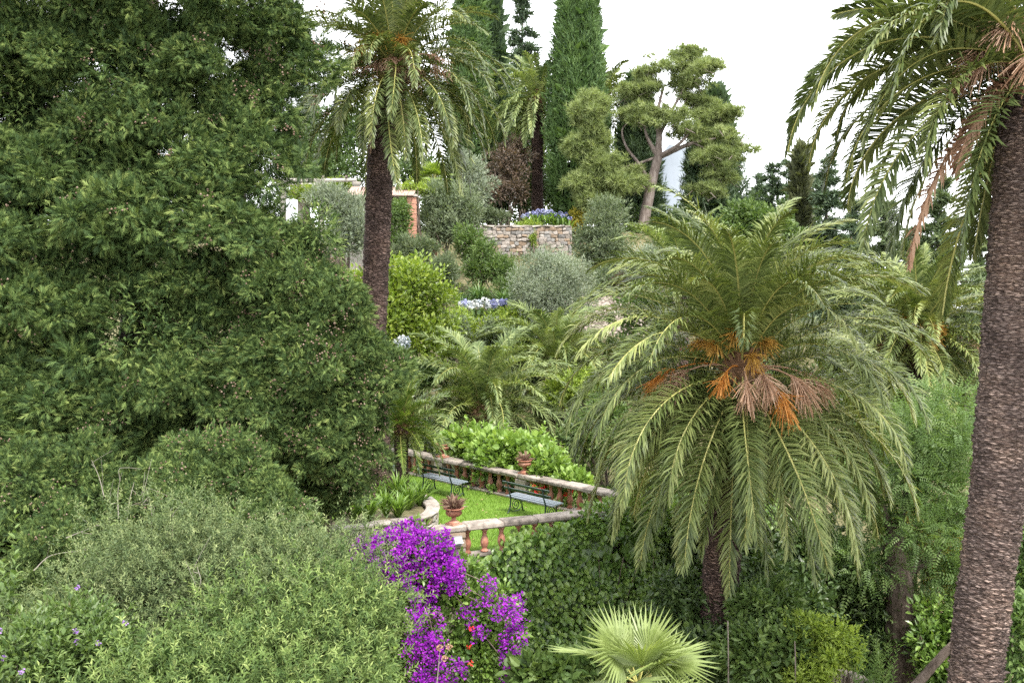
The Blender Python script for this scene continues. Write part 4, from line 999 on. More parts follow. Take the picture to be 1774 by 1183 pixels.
def creeper():
    g = np.random.default_rng(71); t = thing('creeper', (0, 20.9, -5), 'dense green creeper hanging over the terrace wall under the front balustrade', 'creeper')
    u = UF; nn = np.array([u[1], -u[0]]); G = Geo()
    n = 15000; s = g.uniform(.55, LF + 4.5, n); top = np.interp(s, [.5, 1.05, 1.35, 1.7, 2.4, 3.2, LF, LF + 4.5], [-.2, -.02, .3, .5, .6, .68, .8, .3]); z = top - (g.random(n) ** 1.15) * (top + 4.6)
    P0 = np.stack([PF[0] + u[0] * s, PF[1] + u[1] * s, z], 1)
    bul = .42 + .28 * fbm(P0, 1.9, .4) + .14 * fbm(P0, 4.5, 2) + .35 * sstep(-z, 0, 3.5) - .2 * sstep(z, 0, .6)
    off = bul - .4 * g.random(n) ** 2
    pos = P0 + np.outer(off, np.array([*nn, 0])) ; cl = fbm(P0, 3.1, 5)
    dr = np.array([nn[0] * .5, nn[1] * .5, -.75]) + g.normal(size=(n, 3)) * .42; nm = np.array([nn[0] * .8, nn[1] * .8, .7]) + g.normal(size=(n, 3)) * .38
    L = .13 * g.uniform(.55, 1.25, n); leaves(G, pos, dr, nm, L, L * .95, OVAL, np.clip(.5 + .25 * cl + .3 * g.normal(size=n) * .8, 0, 1))
    Pc, Nc = shell([lob(1050, 900, 22.3, 40, 26, .5), lob(1095, 893, 22.7, 45, 32, .5), lob(1140, 892, 23.1, 40, 30, .6), lob(1015, 915, 22.1, 30, 18, .3)], 260, g, .4); clump_leaves(G, Pc, Nc, 9, .2, .12, .9, OVAL, g, .7, -.1)
    # backing leaves close to the stone
    n = 6000; s = g.uniform(.4, LF + 5, n); z = g.uniform(-4.8, .45, n); pos = np.stack([PF[0] + u[0] * s + nn[0] * .32, PF[1] + u[1] * s + nn[1] * .32, z], 1)
    z2 = np.interp(s, [.5, 1.1, 1.6, 2.4, 3.2, LF, LF + 4.5], [-.3, -.1, .3, .45, .5, .55, .2]); ok = z < z2
    leaves(G, pos[ok], np.array([0, 0, -1]) + .3 * g.normal(size=(ok.sum(), 3)), np.array([*nn, .3]) + .3 * g.normal(size=(ok.sum(), 3)), .22, .2, DIA, g.random(ok.sum()) * .5)
    G.link('foliage', M['ivy'], t)
    G = Geo()
    for i in range(30):
        s = g.uniform(.6, LF + 3); p = np.array([PF[0] + u[0] * s + nn[0] * .3, PF[1] + u[1] * s + nn[1] * .3, -4.9]); limb(G, [p, p + (g.normal() * .3, 0, 2), p + (g.normal() * .6, 0, 4.6)], .02, .006, 5, 5, g); G.link('stem', M['bark'], t); G = Geo()
creeper()

def bougainvillea():
    g = np.random.default_rng(72); base = np.array([-1.9, 19.9, -.5])
    t = thing('bougainvillea', base, 'purple bougainvillea tumbling over the terrace corner below the near urn', 'flowering shrub')
    big = [lob(690, 962, 19.6, 50, 36), lob(735, 970, 19.4, 38, 38), lob(645, 960, 19.8, 24, 22), lob(715, 928, 20, 26, 18), lob(768, 988, 19.3, 26, 26), lob(735, 1000, 19.2, 30, 30)]
    hang = [lob(722, 1045, 19, 18, 30, .25), lob(735, 1085, 18.9, 26, 40, .3), lob(728, 1130, 18.8, 24, 36, .3), lob(755, 1120, 18.8, 18, 30, .25), lob(762, 1165, 18.7, 22, 34, .3), lob(735, 1175, 18.7, 20, 24, .25), lob(790, 1010, 19, 16, 16, .2),
            lob(848, 1010, 19, 10, 10, .15), lob(838, 1042, 19, 12, 14, .15), lob(868, 1055, 18.9, 14, 18, .2), lob(888, 1050, 18.9, 16, 22, .25), lob(893, 1090, 18.8, 14, 30, .25), lob(880, 1120, 18.8, 14, 26, .25), lob(888, 1160, 18.7, 14, 30, .25), lob(830, 1095, 18.9, 22, 12, .2), lob(815, 1060, 18.9, 12, 10, .15), lob(797, 1150, 18.7, 10, 20, .2)]
    green = big + [lob(800, 1080, 19.5, 95, 75, .4), lob(790, 1005, 19.7, 50, 42, .35), lob(820, 1150, 19.3, 95, 60, .4), lob(720, 1020, 19.5, 40, 60, .35), lob(700, 1110, 19.4, 50, 60, .35), lob(715, 1175, 19.3, 50, 50, .35), lob(870, 1090, 19.5, 45, 80, .35)]
    P, N = shell(green, 900, g, .35); G = Geo(); clump_leaves(G, P, N, 9, .18, .1, .6, OVAL, g, .7, -.1); P2, N2 = shell([(c, r * .7) for c, r in green], 300, g, .5); clump_leaves(G, P2, N2, 5, .2, .2, .6, DIA, g)
    G.link('leaves', M['ivy'], t)
    G = Geo()
    P, N = shell(big + bump_lobes(big, 5, g, .3, .6), 620, g, .3, .12, 3.2); clump_leaves(G, P + N * .1, N, 28, .1, .05, .9, DIA, g, .6, .1, jit=1.6)
    P, N = shell([(c, r * (1.25, 1, 1.15)) for c, r in hang], 300, g, .7); clump_leaves(G, P + (0, -.08, 0), N, 15, .11, .046, .9, DIA, g, .6, .0, jit=1.6)
    tag(G.link('bracts', M['bract'], t), kind='stuff')
    G = Geo()
    for c, r in (green + hang)[::2]: limb(G, [base, (base + c) / 2 + (0, -.2, .4), c], .02, .006, 5, 6, g); G.link('stem', M['bark'], t); G = Geo()
    G = Geo(); P, N = shell([lob(750, 1000, 18.8, 40, 20), lob(830, 1130, 18.6, 30, 20), lob(820, 1085, 18.6, 20, 10)], 5, g, .2); flower_balls(G, P, .05, 14, g); tag(G.link('red_flowers', M['red_fl'], t), kind='stuff')
    s = thing('dry_stem', W(755, 1183, 17.5), 'bare dry flower stem with pale seed heads before the bougainvillea', 'plant'); G = Geo()
    limb(G, [W(757, 1183, 17.5), W(760, 1150, 17.5), W(762, 1125, 17.5)], .012, .006, 5, 5, g); limb(G, [W(760, 1150, 17.5), W(772, 1135, 17.5), W(778, 1122, 17.5)], .008, .004, 5, 5, g); limb(G, [W(757, 1183, 17.5), W(752, 1220, 17.6), W(750, 1260, 17.7)], .014, .012, 5, 4, g); G.link('stem', M['twig'], s)
    
    for q in (W(762, 1122, 17.5), W(778, 1120, 17.5), W(770, 1140, 17.5)): G = Geo(); flower_balls(G, np.array([q]), .05, 40, g); G.link('seed_head', M['straw'], s)
bougainvillea()

# ---------------- planting along the back balustrade
def balustrade_planting():
    g = np.random.default_rng(75)
    lobes = [lob(800, 770, 30.2, 30, 18), lob(850, 775, 29.4, 50, 28), lob(905, 790, 28.6, 45, 30), lob(950, 815, 27.4, 35, 26), lob(985, 838, 26.6, 25, 18), lob(870, 800, 28.8, 60, 25)]
    plant('leafy_shrub', 'bright broad leaved shrub growing behind the balustrade between the urns', 'shrub', lobes, 'hydrangea', g, 520, 9, .26, .2, .75, OVAL, None, .7, .4, .35)
    for i, (s, lab) in enumerate(((.75, 'leafy climber filling the gap beside the far end pier'), (2.9, 'climber between the balusters right of the urn by the farther bench'), (4.2, 'low climber at the foot of the balusters between the two benches'), (7.0, 'leafy plant behind the balusters to the right of the nearer bench'), (8.2, 'geranium leaves at the foot of the balusters near the great palm'))):
        c = PB(s, .3) + np.array([*(NB * .18), 0]); c2 = PB(s + .4, .15) + np.array([*(NB * -.05), 0])
        lb = [(c, np.array([.2, .12, .2])), (c2, np.array([.3, .1, .08]))]
        plant('climbing_plant', lab, 'plant', lb, 'ivy', g, 50, 6, .08, .08, .7, OVAL, np.array([c[0], c[1], 0.]), depth=.6, core=0, stems=3, trunk_r=.01)
    for s, dd, lab in ((6.45, -.12, 'red geranium flowering through the balusters behind the nearer bench'), (7.3, .22, 'red geranium behind the balustrade nearest the great palm fronds')):
        c = PB(s, .05) + np.array([*(NB * dd), 0]); small_flowers('geranium', c, 9, .22, .5, lab, M['ivy'], M['red_fl'], 'flower', .045, 90, .09)
    c = PB(.35, .0) - np.array([*(NB * .35), 0]); small_flowers('flower_clump', c, 14, .26, .2, 'small white and lilac flower clump at the foot of the far end pier', M['mid'], M['white_fl'], 'flower', .06, 60, .08)
balustrade_planting()

# ---------------- hillside shrubs and trees
def hill_plants():
    S = lambda *a, **k: plant(*a, **k)
    g = np.random.default_rng(81)
    # citrus by the tall palm
    lb = [lob(690, 505, 36, 68, 50), lob(640, 520, 36.5, 40, 50), lob(740, 520, 36, 42, 45), lob(680, 570, 35.5, 60, 50), lob(735, 590, 35.6, 40, 40), lob(760, 560, 36.5, 30, 40), lob(705, 470, 36.4, 35, 24)]
    b = W(712, 650, 36); b[2] = gz(b[0], b[1])
    S('citrus_tree', 'yellow green citrus tree beside the tall palm trunk on the slope', 'tree', lb, 'citrus', g, 900, 10, .3, .17, .55, DIA, b, .7, .4, .4, .25, 1.7, .55, [([b, W(708, 600, 36), W(700, 540, 36)], .1, .04), ([W(708, 610, 36), W(730, 560, 36), W(735, 530, 36)], .05, .02)])
    # silver olive
    lb = [lob(955, 500, 42, 60, 50), lob(915, 500, 42, 30, 38), lob(985, 530, 41.6, 38, 45), lob(960, 460, 42.4, 45, 24), lob(925, 545, 42, 34, 28), lob(990, 490, 42.5, 32, 32), lob(955, 545, 41.4, 40, 30)]
    b = W(930, 585, 42); b[2] = gz(b[0], b[1]) - .1
    S('olive_tree', 'round silver olive tree below the pale stone wall', 'tree', lb, 'olive', g, 1500, 12, .3, .13, .26, DIA, b, .8, .35, .45, .15, 2.2, .55, [([b, W(940, 560, 42), W(955, 530, 42)], .1, .05), ([W(935, 572, 42), W(965, 545, 41.8), W(985, 530, 41.6)], .07, .02)], bark='bark')
    lst = [
     # name, label, mat, lobes, nc, k, rad, L, asp, T, up
     ('round_shrub', 'clipped yellow green dome shrub above the gravel bank right of the olive', 'citrus', [lob(1045, 543, 46, 28, 20)], 260, 9, .12, .1, .4, DIA, .4),
     ('shrub', 'large feathery grey green shrub right of the brick pillar', 'grey_shrub', [lob(775, 355, 50, 45, 34), lob(790, 380, 49.6, 48, 32), lob(755, 380, 50, 32, 30), lob(770, 400, 49.4, 40, 22)], 620, 10, .34, .22, .3, DIA, .6),
     ('shrub', 'pale grey olive like tree behind the feathery shrub', 'olive', [lob(815, 300, 56, 30, 34), lob(790, 290, 56, 20, 22), lob(825, 335, 55.5, 26, 30)], 420, 10, .34, .2, .28, DIA, .4),
     ('shrub', 'rounded mid green shrub in front of the left end of the stone wall', 'mid', [lob(815, 425, 47, 27, 28), lob(835, 440, 46.5, 25, 20)], 320, 9, .24, .16, .4, DIA, .4),
     ('shrub', 'blue grey spiky shrub above the drooping grass', 'grey_shrub', [lob(772, 472, 44, 22, 28), lob(760, 490, 44, 18, 22)], 260, 9, .22, .2, .2, DIA, .8),
     ('shrub', 'dull green shrub sprawling down from the stone wall', 'mid', [lob(860, 470, 46, 34, 24), lob(885, 500, 45, 26, 20), lob(830, 470, 46, 26, 20)], 360, 9, .24, .17, .35, DIA, .5),
     ('shrub', 'dry grey tuft shrub behind the citrus tree', 'grey_shrub', [lob(725, 430, 46, 36, 16), lob(700, 445, 46, 30, 16)], 260, 9, .24, .22, .18, DIA, .6),
     ('shrub', 'dense glossy green shrub between the tall palm trunk and brick pillar', 'mid', [lob(690, 390, 47, 24, 42), lob(690, 430, 46.5, 24, 25)], 320, 9, .24, .15, .5, DIA, .3),
     ('shrub', 'silver spiky shrub left of the tall palm trunk below the pergola', 'olive', [lob(590, 365, 45, 42, 30), lob(610, 410, 44.6, 36, 42), lob(560, 350, 45, 30, 22)], 560, 10, .3, .22, .2, DIA, .8),
     ('shrub', 'lime green shrub below the hydrangea bed', 'lime', [lob(805, 570, 40, 30, 30), lob(780, 590, 39.6, 24, 34), lob(830, 600, 39.6, 24, 30)], 380, 9, .22, .14, .5, DIA, .4),
     ('shrub', 'grey leaved shrub in front of the lime green one', 'grey_shrub', [lob(785, 575, 38.6, 22, 34)], 240, 9, .2, .13, .35, DIA, .4),
     ('shrub', 'small leaved hedge like shrub left of the olive trunk', 'citrus', [lob(890, 550, 42, 34, 16), lob(915, 565, 41.5, 26, 20), lob(870, 565, 41.5, 28, 18)], 340, 9, .2, .13, .5, DIA, .3),
     ('shrub', 'pale variegated shrub under the hydrangea bed', 'grey_shrub', [lob(850, 590, 39.5, 30, 32), lob(875, 600, 39.5, 25, 28)], 340, 9, .2, .12, .55, DIA, .3),
     ('shrub', 'dark low shrub at the foot of the olive beside the young palm', 'dark', [lob(905, 600, 39, 22, 18), lob(915, 615, 38.8, 16, 14)], 180, 9, .2, .13, .55, DIA, .3),
     ('shrub', 'grey olive tree hiding the right end of the stone wall', 'grey_shrub', [lob(1040, 400, 50, 36, 40), lob(1055, 440, 49.6, 34, 40), lob(1025, 430, 50, 26, 34), lob(1060, 370, 50.5, 30, 22)], 620, 10, .34, .2, .3, DIA, .4),
     ('shrub', 'silver olive shrub at the foot of the leaning pine', 'olive', [lob(1135, 450, 47, 40, 30), lob(1170, 455, 46.5, 40, 26), lob(1110, 470, 46.5, 26, 26)], 460, 10, .3, .18, .28, DIA, .4),
     ('shrub', 'dull purple grey shrub right of the olive on the bank', 'red_leaf', [lob(1085, 505, 47, 26, 26)], 200, 9, .22, .14, .4, DIA, .3),
     ('shrub', 'grey green sage shrub between the olive and the bank', 'grey_shrub', [lob(1050, 490, 47.5, 32, 22), lob(1040, 510, 47, 22, 16)], 240, 9, .24, .16, .4, DIA, .3),
     ('hedge', 'dark clipped hedge behind the leaning pine trunk', 'dark', [lob(1170, 395, 60, 50, 28), lob(1100, 410, 60, 34, 40)], 420, 9, .3, .2, .5, DIA, .3),
     ('shrub', 'yellow green shrub beneath the young palms', 'lime', [lob(985, 675, 35, 36, 20), lob(1010, 665, 35.4, 26, 18), lob(960, 690, 34.8, 26, 16)], 320, 9, .2, .15, .55, DIA, .3),
     ('shrub', 'dark green ground shrub left of the young palms', 'dark', [lob(740, 650, 33.5, 36, 18), lob(715, 665, 33, 30, 20)], 260, 9, .2, .14, .5, DIA, .3),
     ('shrub', 'bushy green shrub between the young palm and the great palm', 'mid', [lob(1010, 760, 31, 40, 40), lob(1050, 720, 31.5, 40, 40), lob(1090, 780, 30, 50, 40)], 420, 9, .26, .17, .5, DIA, .3),
     ('shrub', 'green slope shrub behind the great palm crown', 'mid', [lob(1120, 560, 40, 50, 50), lob(1200, 520, 40, 60, 50), lob(1090, 620, 38, 40, 40)], 520, 9, .3, .2, .4, DIA, .4),
     ('hedge', 'dark wooded hedge closing the upper terrace behind the far palm and cypresses', 'dark', [lob(x, 365 - 12 * (i % 2), 76 + (i % 3), 60, 45) for i, x in enumerate(range(760, 1010, 45))], 700, 9, .45, .3, .5, DIA, .3),
     ('hedge', 'dark wooded hedge behind the leaning pine and the silver shrubs', 'dark', [lob(x, 395 - 10 * (i % 2), 74 + (i % 3), 60, 36) for i, x in enumerate(range(1170, 1420, 50))], 600, 9, .45, .3, .5, DIA, .3),
     ('broadleaf_tree', 'leafy green tree at the right shoulder of the pine', 'mid', [lob(1290, 370, 55, 30, 24), lob(1320, 390, 54.6, 40, 34), lob(1270, 400, 54.6, 34, 34), lob(1350, 410, 54, 36, 30)], 560, 9, .34, .22, .55, DIA, .3),
     ('broadleaf_tree', 'dark broadleaf tree behind the white pergola', 'dark', [lob(560, 240, 62, 60, 50), lob(600, 270, 61, 50, 50), lob(520, 270, 61, 40, 60), lob(620, 220, 63, 30, 40), lob(560, 300, 60, 80, 30)], 900, 9, .42, .24, .55, DIA, .3),
     ('broadleaf_tree', 'dark evergreen tree right of the tall palm trunk', 'dark', [lob(710, 240, 60, 36, 60), lob(700, 300, 59, 34, 30), lob(735, 300, 59, 30, 30), lob(690, 190, 61, 26, 50)], 620, 9, .36, .22, .5, DIA, .3),
     ('plum_tree', 'dark reddish leaved tree on the upper terrace left of the far palm', 'red_leaf', [lob(875, 300, 60, 30, 34), lob(890, 270, 61, 30, 30), lob(862, 330, 59, 20, 25), lob(895, 330, 59, 22, 18)], 420, 9, .32, .2, .45, DIA, .2),
     ('broadleaf_tree', 'tall dark evergreen filling the gap behind the far palm', 'dark', [lob(880, 210, 70, 50, 50), lob(930, 260, 69, 46, 60), lob(880, 290, 70, 50, 60), lob(960, 320, 68, 40, 40), lob(900, 330, 68, 60, 40)], 900, 9, .45, .26, .5, DIA, .3),
     ('shrub', 'low leafy shrub on top of the stone wall left of the far palm', 'grey_shrub', [lob(838, 370, 57, 20, 14), lob(860, 376, 57, 20, 10)], 160, 9, .2, .16, .35, DIA, .3),
     ('shrub', 'brownish leafy shrub on the wall corner by the column cypress', 'autumn', [lob(1010, 380, 56, 22, 16), lob(1000, 392, 55.6, 12, 8)], 130, 8, .2, .14, .45, DIA, .3),
     ('shrub', 'mossy lime plant spilling over the stone wall top', 'lime', [lob(900, 388, 55.3, 12, 4), lob(920, 389, 55.3, 26, 4)], 90, 8, .08, .09, .5, DIA, .2),
     ('shrub', 'spiky yellow green plant rooted in the face of the stone wall', 'lime', [lob(925, 418, 54.2, 5, 16)], 60, 8, .08, .1, .4, DIA, -.2),
    ]
    for (nm, lab, m, lobes, nc, k, rad, L, asp, T, up) in lst:
        S(nm, lab, {'hedge': 'hedge'}.get(nm, 'tree' if 'tree' in nm else 'shrub'), lobes, m, np.random.default_rng(abs(hash(lab)) % 1 + len(lab) * 7 + nc), nc, k, rad, L, asp, T, None, .75, up, .4, .12, 1.8, .6, trunk_r=.05)
    # drooping grass mound, strap plants on the hill
    for px, py, d, n, L, lab in ((830, 505, 44, 260, 1.5, 'drooping blue green grass mound above the hydrangeas'), (870, 515, 44, 200, 1.3, 'drooping grass mound touching the left side of the olive'), (800, 510, 43.5, 160, 1.2, 'smaller drooping grass mound beside the blue grey shrub')):
        p = W(px, py + 15, d); strap_plant((p[0], p[1], min(p[2], gz(p[0], p[1]) + .4)), n, L, lab, 'blue_grass', 'grass_mound', 'drooping grass mounds on the slope', .05, 1.3, 'grass', 1.6)
    for px, py, d, n, L, lab in ((1135, 490, 45, 40, 1.3, 'grey agave like rosette on the slope under the pine'),):
        p = W(px, py, d); strap_plant((p[0], p[1], gz(p[0], p[1])), n, L, lab, 'grey_bush', 'agave', None, .1, .4, 'agave', 1)
hill_plants()

def ball_flower_bed(name, label, cat, spots, m_leaf, m_fl, r, stem, g, nl=50, L=.5, w=.05, base=None):
    t = thing(name, base, label, cat); G = Geo(); GS = Geo()
    heads = []
    for (p, mm) in spots:
        G2 = Geo(); flower_balls(G2, np.array([p]), r, 46, g); o = G2.link('flower_head', M[mm], t)
        GS = Geo(); tube(GS, [p, p - np.array([0, 0, stem])], .012, 4); GS.link('stem', M['blue_grass'], t)
    for i in range(nl):
        p, _ = spots[g.integers(len(spots))]; b = p + np.array([g.normal() * .25, g.normal() * .25, -stem]); az = g.random() * 6.28; e = radians(g.uniform(40, 80)); d = np.array([cos(az) * cos(e), sin(az) * cos(e), sin(e)]); s = np.array([-sin(az), cos(az), 0]) * w; l = L * g.uniform(.6, 1.1)
        q = b + d * l * .6; e2 = q + (d * .4 + np.array([cos(az), sin(az), -.5]) * .35) * l
        G.add([b - s, b + s, q - s, q + s, e2], t=[(0, 1, 3), (0, 3, 2), (2, 3, 4)], r=g.random())
    G.link('leaves', M[m_leaf], t)
g = np.random.default_rng(85)
sp = []
for px, py in ((905, 378), (915, 374), (924, 371), (933, 368), (942, 366), (950, 370), (957, 368), (963, 374), (970, 372), (976, 377), (980, 374), (930, 376), (944, 375), (955, 379), (968, 380), (938, 372), (985, 380), (992, 386)):
    sp.append((W(px + g.normal(), py + g.normal() - 2, 56 + g.normal() * .3), 'blue_fl'))
ball_flower_bed('agapanthus', 'blue agapanthus in flower on top of the pale stone wall', 'flower', sp, 'strap', None, .12, .5, g, 160, .6, .05, (1.6, 56, 9.0))
sp = []
for px, py in ((798, 528), (806, 524), (814, 527), (822, 523), (830, 525), (838, 521), (846, 524), (854, 523), (862, 522), (870, 521), (876, 523), (803, 533), (818, 532), (830, 531), (845, 530), (858, 528), (867, 526)):
    sp.append((W(px + g.normal(), py + g.normal(), 42.5 + g.normal() * .2), 'white_fl' if (px < 840 and g.random() < .9) or g.random() < .5 else 'blue_fl'))
ball_flower_bed('hydrangea', 'row of white and pale blue hydrangea heads below the drooping grass', 'flower', sp, 'mid', None, .13, .5, g, 160, .3, .08, (-1.3, 42.5, 2.6))
sp = [(W(x, y, 33.5), 'white_fl') for x, y in ((690, 592), (697, 588), (704, 590), (696, 597), (703, 598), (699, 604), (692, 600))]
ball_flower_bed('white_flowers', 'white blossom cluster in the gap between the cypress and the citrus tree', 'flower', sp, 'mid', None, .13, .8, g, 60, .3, .06, W(697, 660, 33.5))

def undergrowth():
    g = np.random.default_rng(88)
    for (nm, lab, n, x0, x1, y0, y1, m, L, rr) in (('ground_cover', 'hill', 2600, -14, 12, 31.5, 62, 'mid', .17, .3), ('ground_cover', 'hill dry', 900, -14, 12, 33, 62, 'grey_shrub', .2, .3), ('ground_cover', 'low', 1700, -1, 16, 10, 34, 'dark', .18, .35), ('ground_cover', 'right', 1500, 9, 34, 30, 66, 'dark', .3, .6)):
        x = g.uniform(x0, x1, n); y = g.uniform(y0, y1, n); ok = ~in_poly(x, y, [np.array(p) for p in TERR])
        if lab.startswith('hill'): ok &= ~((x > 1.2) & (x < 6.5) & (y > 42) & (y < 48.5))
        x = x[ok]; y = y[ok]
        P = np.stack([x, y, ground_z(x, y) + rr * .3], 1); N = np.tile([0, -.3, 1.], (len(x), 1)) + g.normal(size=(len(x), 3)) * .3; G = Geo()
        clump_leaves(G, P, nrm(N), 12, rr * g.uniform(.6, 1.5, len(x)), L, .4, DIA, g, .6, .5, .6, .9, .7); tag(G.link(nm, M[m]), kind='stuff')
undergrowth()

# ---------------- upper stone wall, pergola, brick pillar, gravel bank
def stone_wall(a, b, z0, z1, thick, label, rows, l0, batter=.0, mats=('stone_pale', 'stone_pale', 'stone_buff', 'stone_grey'), seed=5):
    g = np.random.default_rng(seed); a = np.array(a); b = np.array(b); L = np.linalg.norm(b - a); u = (b - a) / L; rz = math.atan2(u[1], u[0]); nn = np.array([u[1], -u[0]])
    t = thing('stone_wall', (*a, z0), label, 'wall'); G = Geo(); c = (a + b) / 2
    box(G, (*(c - nn * -.02 - nn * .04), (z0 + z1) / 2 - .02), (L, thick - .1, z1 - z0 - .04), rz); G.link('wall_core', M['mortar'], t)
    kinds = []
    for i in range(10):
        v, tr = chamfer_block(1, 1, 1, .16, .07, g); kinds.append((v, tr))
    mes = {(i, m): mesh_np('stone', v, tr, M[m]) for i, (v, tr) in enumerate(kinds) for m in set(mats)}
    h = (z1 - z0 - .1) / rows; n = 0; rest = Geo()
    for r in range(rows):
        s = -g.random() * l0 * .5
        while s < L:
            l = l0 * g.uniform(.6, 1.5); e = min(s + l, L); s0 = max(s, 0)
            if e - s0 > .08:
                p = a + u * (s0 + e) / 2 + nn * (thick / 2 - .06 + g.normal() * .012 + batter * (rows - r) * h); o = link('stone', mes[(int(g.integers(10)), mats[int(g.integers(len(mats)))])], t, np.array([*p, z0 + h * (r + .5) + g.normal() * .012]) - np.array(t.location), (g.normal() * .06, g.normal() * .16, rz + g.normal() * .04), (e - s0 - .015, .16, h * g.uniform(.75, 1.35)))
                n += 1
            s += l
    s = 0
    while s < L:
        l = min(g.uniform(.5, .9), L - s)
        if l > .1: link('coping_stone', mes[(int(g.integers(10)), 'stone_pale')], t, np.array([*(a + u * (s + l / 2)), z1 - .03]) - np.array(t.location), (0, 0, rz), (l - .012, thick + .06, .12))
        s += l
    return n
pa = W(800, 470, 54.6); pb = W(990, 470, 54.6)
stone_wall(pa[:2], pb[:2], 6.4, W(900, 392, 54.6)[2], .5, 'pale rubble stone terrace wall topped with blue agapanthus', 14, .3)
pa = W(1000, 590, 43.6); pb = W(1105, 580, 44.6)
def gravel_bank():
    n = 14; G = Geo(); a = W(950, 590, 42.6); rows = []
    for j in range(n):
        v = j / (n - 1); py = 598 - 48 * v; d = 42.4 + 5 * v
        rows.append([(W(px, py + 4 * sin(px * .05), d)) for px in np.linspace(930, 1130, 30)])
    P = np.array(rows); P[..., 2] = ground_z(P[..., 0], P[..., 1]) + .06 + .03 * rng.normal(size=P.shape[:2])
    i, j = np.meshgrid(np.arange(n - 1), np.arange(29), indexing='ij'); i = i.ravel(); j = j.ravel(); G.add(P.reshape(-1, 3), q=np.stack([i * 30 + j, i * 30 + j + 1, (i + 1) * 30 + j + 1, (i + 1) * 30 + j], 1))
    tag(G.link('gravel_bank', M['gravel'], smooth=True), kind='structure')
    g = np.random.default_rng(86); k = 1500; px = g.uniform(935, 1120, k); v = g.random(k); Q = np.array([W(x, 598 - 48 * w, 42.4 + 5 * w) for x, w in zip(px, v)]); Q[:, 2] = ground_z(Q[:, 0], Q[:, 1]) + .08
    G = Geo(); octv = np.array([(1, 0, 0), (-1, 0, 0), (0, 1, 0), (0, -1, 0), (0, 0, .7), (0, 0, -.7)]); octf = np.array([(0, 2, 4), (2, 1, 4), (1, 3, 4), (3, 0, 4), (2, 0, 5), (1, 2, 5), (3, 1, 5), (0, 3, 5)])
    vv = Q[:, None] + octv[None] * g.uniform(.03, .09, (k, 1, 1)) * g.uniform(.7, 1.3, (k, 6, 1)); G.add(vv.reshape(-1, 3), (octf[None] + (np.arange(k) * 6)[:, None, None]).reshape(-1, 3)); tag(G.link('pebbles', M['gravel']), kind='stuff')
gravel_bank()

def pergola():
    g = np.random.default_rng(87); d = 50; p0 = W(560, 390, d); z0 = gz(p0[0], p0[1]); ztop = W(560, 315, d)[2]
    t = thing('pergola', (p0[0], p0[1], z0), 'white pergola of round pillars and pale beams under the dark trees', 'pergola')
    for px, dd in ((556, d), (490, d), (618, d), (520, d + 2.2), (600, d + 2.2)):
        q = W(px, 330, dd); G = Geo(); lathe(G, [(.2, z0 - 1.5), (.2, z0), (.17, z0 + .1), (.16, ztop - .25), (.2, ztop - .2), (.24, ztop - .12), (.24, ztop - .02)], (q[0], q[1], 0), 14); G.link('pillar', M['plaster'], t, smooth=True)
    for dd in (d, d + 2.2):
        a = W(470, 315, dd); b = W(618, 320, dd); G = Geo(); tube(G, [(a[0], a[1], ztop + .08), ((a[0] + b[0]) / 2, a[1], ztop + .06), (b[0], b[1], ztop + .08)], .1, 8, wob=.06, g=g, cap=True); G.link('beam', M['plaster'], t)
    for px in (480, 520, 560, 600):
        a = W(px, 315, d - .5); b = W(px, 315, d + 2.6); G = Geo(); tube(G, [(a[0], a[1], ztop + .22), (b[0], b[1], ztop + .22)], .06, 6, cap=True); G.link('rafter', M['bark_grey'], t)
    plant('vine', 'bright vine trained over the right end of the white pergola', 'vine', [lob(585, 322, d + 1, 34, 9), lob(605, 340, d + .8, 14, 22), lob(535, 335, d + 2, 40, 14)], 'citrus', g, 260, 8, .2, .14, .6, DIA, np.array([*W(600, 390, d + .8)[:2], z0]), depth=.5)
    # brick pillar and lean-to roof
    d = 48; q = W(714, 400, d); zt = W(714, 338, d)[2]; zb = gz(q[0], q[1]) - .2
    t = thing('brick_shelter', (q[0], q[1], zb), 'small tiled shelter on a brick pillar behind the tall palm trunk', 'shelter')
    G = Geo(); z = zb
    while z < zt - .16:
        for sx in (-1, 1):
            box(G, (q[0] + sx * .11 + g.normal() * .004, q[1] + g.normal() * .006, z + .04), (.208, .42, .07), 0, jit=.003, g=g)
        z += .08
    tag(G.link('bricks', M['brick'], t), kind='stuff')
    G = Geo(); box(G, (q[0], q[1], zt - .05), (.56, .54, .1)); G.link('pillar_cap', M['plaster'], t)
    a = W(600, 352, d); hw = (q[0] - a[0])
    G = Geo(); box(G, ((q[0] + a[0]) / 2, q[1] + 1.7, (zb + zt) / 2), (hw + .2, .25, zt - zb + .2)); G.link('back_wall', M['plaster'], t)
    # tiles, course upon course
    v, tr = chamfer_block(1, 1, 1, .1, .0, g); me = mesh_np('roof_tile', v, tr, M['tile']); nx = int(hw / .3) + 1
    for r in range(6):
        for c in range(nx):
            link('roof_tile', me, t, np.array([a[0] + .15 + c * .3 + g.normal() * .01, q[1] - .25 + r * .34, zt - .02 + r * .1 + g.normal() * .006]) - np.array(t.location), (radians(16), 0, g.normal() * .02), (.285, .4, .05))
    plant('vine', 'lime green vine lying over the tiled shelter roof', 'vine', [lob(715, 326, d + 1, 24, 6), lob(735, 330, d + 1.2, 14, 6)], 'lime', g, 110, 8, .16, .12, .6, DIA, np.array([*W(735, 390, d + 1.4)[:2], zb]), depth=.5)
pergola()

